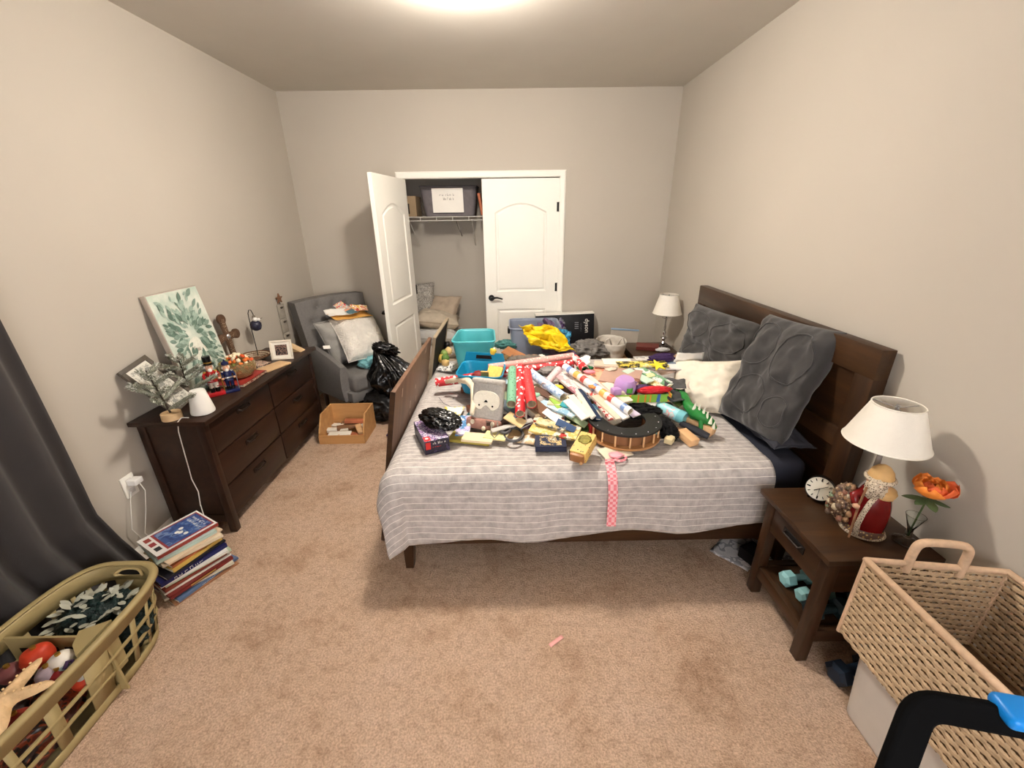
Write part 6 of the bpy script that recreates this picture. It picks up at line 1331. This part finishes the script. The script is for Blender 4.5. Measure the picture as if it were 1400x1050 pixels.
# ---- laundry basket
m_lb = M('sage beige plastic', (160, 142, 98), .5, .05, 8)
lx0, lx1, ly0, ly1, lz = -1.885, -1.49, .56, 1.415, .325
lbk = thing('laundry_basket', 'olive beige plastic laundry basket with a divider full of decorations', 'basket', (0, 0, 0))
def stadium(inset_, z, n=64):
    cx, cy = (lx0+lx1)/2, (ly0+ly1)/2; a, b = (lx1-lx0)/2-inset_, (ly1-ly0)/2-inset_; out = []
    for k in range(n):
        t = 2*PI*k/n; c, s = math.cos(t), math.sin(t); p = 2.0/3.6; out.append(V((cx+a*abs(c)**p*(1 if c > 0 else -1), cy+b*abs(s)**p*(1 if s > 0 else -1), z)))
    return out
N = 96
def ring_i(f, z): return stadium(f, z, N)
MB().rings([ring_i(.055, .0), ring_i(.05, .012), ring_i(.044, .05)], cap=False).face(list(reversed(ring_i(.055, .0)))).build('bottom', m_lb, lbk, solid=.004, smooth=50)
MB().rings([ring_i(.012, lz-.075), ring_i(.006, lz-.012), ring_i(.0, lz-.004)], cap=False).build('upper_band', m_lb, lbk, solid=.004, smooth=50)
MB().rings([ring_i(-.018, lz-.012), ring_i(-.016, lz), ring_i(-.004, lz+.006), ring_i(.006, lz), ring_i(.002, lz-.006)], cap=False).build('rim', m_lb, lbk, solid=.003, smooth=60)
lo_, mi_, hi_ = ring_i(.044, .05), ring_i(.029, .15), ring_i(.012, lz-.075)
b = MB()
for zf in (.36, .68):
    rg = [p.lerp(q, zf) for p, q in zip(lo_, hi_)]; MB().tube(rg, .007, 6, loop=True).build('lattice_ring', m_lb, lbk, smooth=60)
k = 0
while k < N:
    wd_ = 1 if k not in (20, 21, 22, 23, 68, 69, 70) else 6
    b = MB(); st_ = [j % N for j in range(k, k+wd_+1)]
    b.rings([[q[j] for j in st_] for q in (lo_, hi_)], closed=False, cap=False); b.build('wide_slat' if wd_ > 3 else 'slat', m_lb, lbk, solid=.004, smooth=50)
    k += wd_+3
# handle at the far end: opening's shade as a dark block, framed by a raised lip
hc_ = V(((lx0+lx1)/2+.02, ly1-.010, lz-.035))
MB().tube([hc_+V((.058*math.cos(2*PI*k/28), .004-.02*abs(math.cos(2*PI*k/28))**3, .016*math.sin(2*PI*k/28))) for k in range(28)], .0055, 8, loop=True).build('handle_lip', M('pale plastic lip', (200, 176, 124), .5, .04), lbk, smooth=180)
MB().box(hc_+V((0, .0, 0)), (.108, .014, .026), bev=.006).build('opening_shade', m_dark, lbk)
dy = 1.09; MB().b2((lx0+.02, dy-.004, .012), (lx1-.02, dy+.004, lz-.02)).build('divider', m_lb, lbk, smooth=0)
MB().rings([[V((lx1-.10, dy+.006, lz+.0)), V((lx1-.02, dy+.05, lz-.0)), V((lx1-.02, dy-.09, lz-.0)), V((lx1-.07, dy-.05, lz))], [V((lx1-.08, dy+.006, .10)), V((lx1-.035, dy+.05, .10)), V((lx1-.035, dy-.09, .10)), V((lx1-.06, dy-.05, .10))]]).build('divider_pillar', m_lb, lbk, smooth=0)
for k in range(5): MB().b2((lx0+.06+k*.055, dy-.0056, .17), (lx0+.09+k*.055, dy+.0056, .20)).build('hole_shade', m_dark, lbk, smooth=0); MB().b2((lx0+.06+k*.055, dy-.0056, .23), (lx0+.09+k*.055, dy+.0056, .255)).build('hole_shade', m_dark, lbk, smooth=0)  # dark blocks coloured as shaded holes in a solid divider
# contents: garland far half
gl = thing('garland', 'dark green tinsel garland with silver leaves in the far half of the laundry basket', 'garland', (-1.69, 1.24, .03))
lump((.15, .13, .13), 81, .35, 3, 5).build('tinsel', M('dark green tinsel', (20, 40, 38), .4, .5, 60, .8, 60, bdist=.02), gl).location = (0, 0, .125)
random.seed(14); m_sl = M('silver leaf', (176, 176, 160), .45, .15)
lmesh = MB().prism(leaf_out(.05, .011), 0, .001).build('silver_leaf', m_sl, gl, smooth=60); first = True
for k in range(70):
    a = random.uniform(0, 2*PI); q = math.sqrt(random.random()); o = lmesh if first else lmesh.copy()
    if not first: COL.objects.link(o)
    first = False
    o.matrix_local = Matrix.Translation((.14*q*math.cos(a), .12*q*math.sin(a), .14+.13*math.sqrt(max(0, 1-q*q*.8)))) @ rotm((random.uniform(-.4, .4), random.uniform(-.5, .2), random.uniform(0, 6.28)))
# contents near half
fill = lump((.15, .22, .10), 85, .3, 2.5, 5).build('tangled_lights', art('tangled decorations', [(60, 30, 26), (110, 50, 34), (150, 70, 40), (60, 50, 40), (40, 24, 24)], 18), smooth=60); put(fill, (-1.685, .84, .13)); tag(fill, 'heap of dark red and brown decorations filling the near half of the laundry basket', 'decorations'); fill['kind'] = 'stuff'
sfp = at(38, 955, Z=.34); sfp.x -= .07; sf_ = thing('starfish', 'large tan starfish ornament on top in the laundry basket', 'starfish', Mx=Matrix.Translation((sfp.x, sfp.y, .325)) @ rotm((.15, -.2, .35)) @ Matrix.Scale(1.12, 4))
def star3(n=60):
    b = MB(); rs = []
    for lev, zz in ((1.0, 0), (.93, .012), (.6, .026), (.25, .034)):
        ring = []
        for k in range(n):
            a = 2*PI*k/n; c = (math.cos(5*a/2*1.0*2)+1)/2; r = .034+.080*c**2.6; ring.append(V((r*lev*math.cos(a), r*lev*math.sin(a), zz*(.55+.45*(1-c*.4)))))
        rs.append(ring)
    b.rings(rs); return b
star3().build('body', M('tan starfish skin', (214, 180, 136), .8, .12, 40, .6, 220), sf_, smooth=60)
for k in range(5):
    for j in range(5): a = 2*PI*k/5; rr = .018+.018*j; MB().sph((rr*math.cos(a), rr*math.sin(a), .036-.004*j), .0035, 1).build('bump', M('pale bump', (226, 190, 140), .8, .05), sf_)
for i, (x, y, z, c, r_, lb) in enumerate(((52, 897, .29, (190, 60, 34), .045, 'orange red knitted bauble in the laundry basket'), (85, 905, .285, (226, 218, 206), .04, 'white felt snowman head in the laundry basket'), (68, 920, .275, (176, 160, 170), .035, 'grey lilac felt toy below the snowman head'), (98, 912, .275, (150, 170, 176), .028, 'pale teal bauble right of the snowman head'), (95, 922, .265, (130, 30, 30), .03, 'dark red bauble under the pale teal bauble'), (15, 920, .27, (120, 70, 70), .035, 'shiny mauve bauble at the left of the laundry basket'), (150, 925, .16, (206, 70, 44), .04, 'red ornament seen through the basket slats'), (140, 905, .2, (206, 206, 200), .03, 'white ornament seen through the basket slats'), (25, 985, .25, (140, 44, 30), .035, 'rust red bauble under the starfish'))):
    p = at(x, y, Z=z); p.x = max(min(p.x, lx1-.075), lx0+.075); p.y = min(p.y, 1.03)
    t = thing('bauble', lb, 'ornament', p, group='ornaments in the laundry basket'); lump((r_, r_, r_*.9), 90+i, .10, 1.2, 4, False, o=1).build('ball', M('bauble paint %d' % i, c, .45, .12, 20), t); MB().lathe([(.008, r_*.85), (.008, r_*.85+.01), (0, r_*.85+.011)], 10).build('cap', m_gold, t)
o = MB().tube([at(88, 915, Z=.30), at(92, 905, Z=.31), at(99, 903, Z=.305), at(101, 912, Z=.29)], .006, 8).build('purple_headphone_band', M('purple felt', (60, 36, 70), .8, .1)); tag(o, 'dark purple felt band round the snowman head', 'band')
# ---- pink scrap on the carpet
F, w, d = slab(P3((753.5, 885, .004)), P3((771, 872, .004)), P3((747, 883, .004))); o = MB().grid(lambda u, v: V((w*u, abs(d)*v, .002*math.sin(PI*u))), 6, 2).build('pink_paper', M('pink card', (240, 176, 170), .6, .04), solid=.0012); o.matrix_world = F; tag(o, 'small pink paper scrap alone on the carpet', 'paper')
# ================================================================== closet contents
cb = tub('fabric_bin', 'grey fabric bin with a paper label on the closet shelf', 'bin', ((-.83, SY0+.02), (-.335, SY0+.02), (-.335, SY0+.36), (-.83, SY0+.36)), ((-.875, SY0), (-.30, SY0), (-.30, SY0+.38), (-.875, SY0+.38)), SZ+.008, 2.0, M('grey felt bin', (108, 102, 104), .85, .1, 20), rim=.010)
lf = frame(V((-.745, SY0-.006, 1.755)), V((1, 0, 0)), V((0, -.07, 1))); MB().b2((0, 0, 0), (.31, .225, .002)).build('paper_label', m_pagew, cb, smooth=0).matrix_local = lf
m_pen = M('grey pencil', (150, 144, 140), .8, 0)
for k, (wd__, x, y) in enumerate(((.14, .145, .165), (.10, .16, .128))): scribble('handwriting', wd__, .022, 7, m_pen, cb, lf @ Matrix.Translation((x, y, .002)), 20+k)
MB().tube([V((-.865, SY0-.004, 1.90)), V((-.86, SY0-.010, 1.76)), V((-.845, SY0-.006, 1.73))], .007, 6).build('strap', m_bark, cb)
carton('tan cardboard box left of the grey bin on the closet shelf', (-1.20, SY0+.04, SZ+.008), (-.925, SY0+.32, SZ+.2), M('tan carton', (160, 136, 106), .8, .08))
for i, (dx, lb) in enumerate(((0, 'orange spined album leaning right of the grey bin on the closet shelf'), (.035, 'second orange album at the right on the closet shelf'))):
    make_book(lb, frame(V((-.265+dx*1.3, SY0+.05, SZ+.01)), V((-.16, 0, 1)), V((0, 1, 0))), .21, .2, .028, M('terracotta album %d' % i, (190-i*20, 108, 72), .6, .08), 'albums on the closet shelf')
o = MB().tube([V((-.515, SY0-.006, SZ-.045)), V((-.50, SY0-.006, SZ-.10)), V((-.465, SY0-.004, SZ-.19))], .006, 6).build('hanging_strap', M('grey strap', (96, 90, 84), .8, .05)); tag(o, 'grey strap dangling from the closet shelf wire', 'strap')
m_lin = M('oatmeal linen', (196, 182, 162), .95, .08, 20, .3, 120); m_gpat = art('grey brocade', [(168, 162, 154), (130, 124, 118), (186, 180, 170), (150, 144, 136)], 30, .9, 4)
CP = V((-.86, 4.72, 0))
pillow('closet_pillow', 'lowest oatmeal pillow of the pile on the closet floor', .62, .42, .20, m_lin, orient(CP+V((.02, 0, .10))), seed=51)
pillow('closet_pillow', 'second oatmeal pillow from the floor in the closet pile', .60, .42, .20, M('pale linen', (206, 200, 190), .95, .06, 20, .3, 120), orient(CP+V((.0, .01, .28)), .1), seed=52)
pillow('closet_pillow', 'greyish white pillow in the middle of the closet pile', .58, .40, .20, M('chalk cotton', (200, 198, 194), .95, .06, 20, .3, 120), orient(CP+V((.03, -.02, .46)), -.1), seed=53)
pillow('closet_pillow', 'beige puffy pillow on top of the closet pile', .50, .40, .20, m_lin, orient(CP+V((.05, .0, .63)), .1, 0, .15), seed=54)
pillow('brocade_pillow', 'grey brocade pillow standing upright behind the open closet door', .44, .44, .14, m_gpat, Matrix.Translation((-1.07, 4.86, .80)) @ rotm((PI/2-.25, 0, .1)), seed=55)
pillow('closet_pillow', 'tan velvet pillow slumped behind the beige one in the closet', .46, .40, .16, M('tan velvet', (184, 166, 146), .9, .1, 12, .2, 60), Matrix.Translation((-.80, 4.84, .70)) @ rotm((PI/2-.7, 0, -.35)), seed=56)
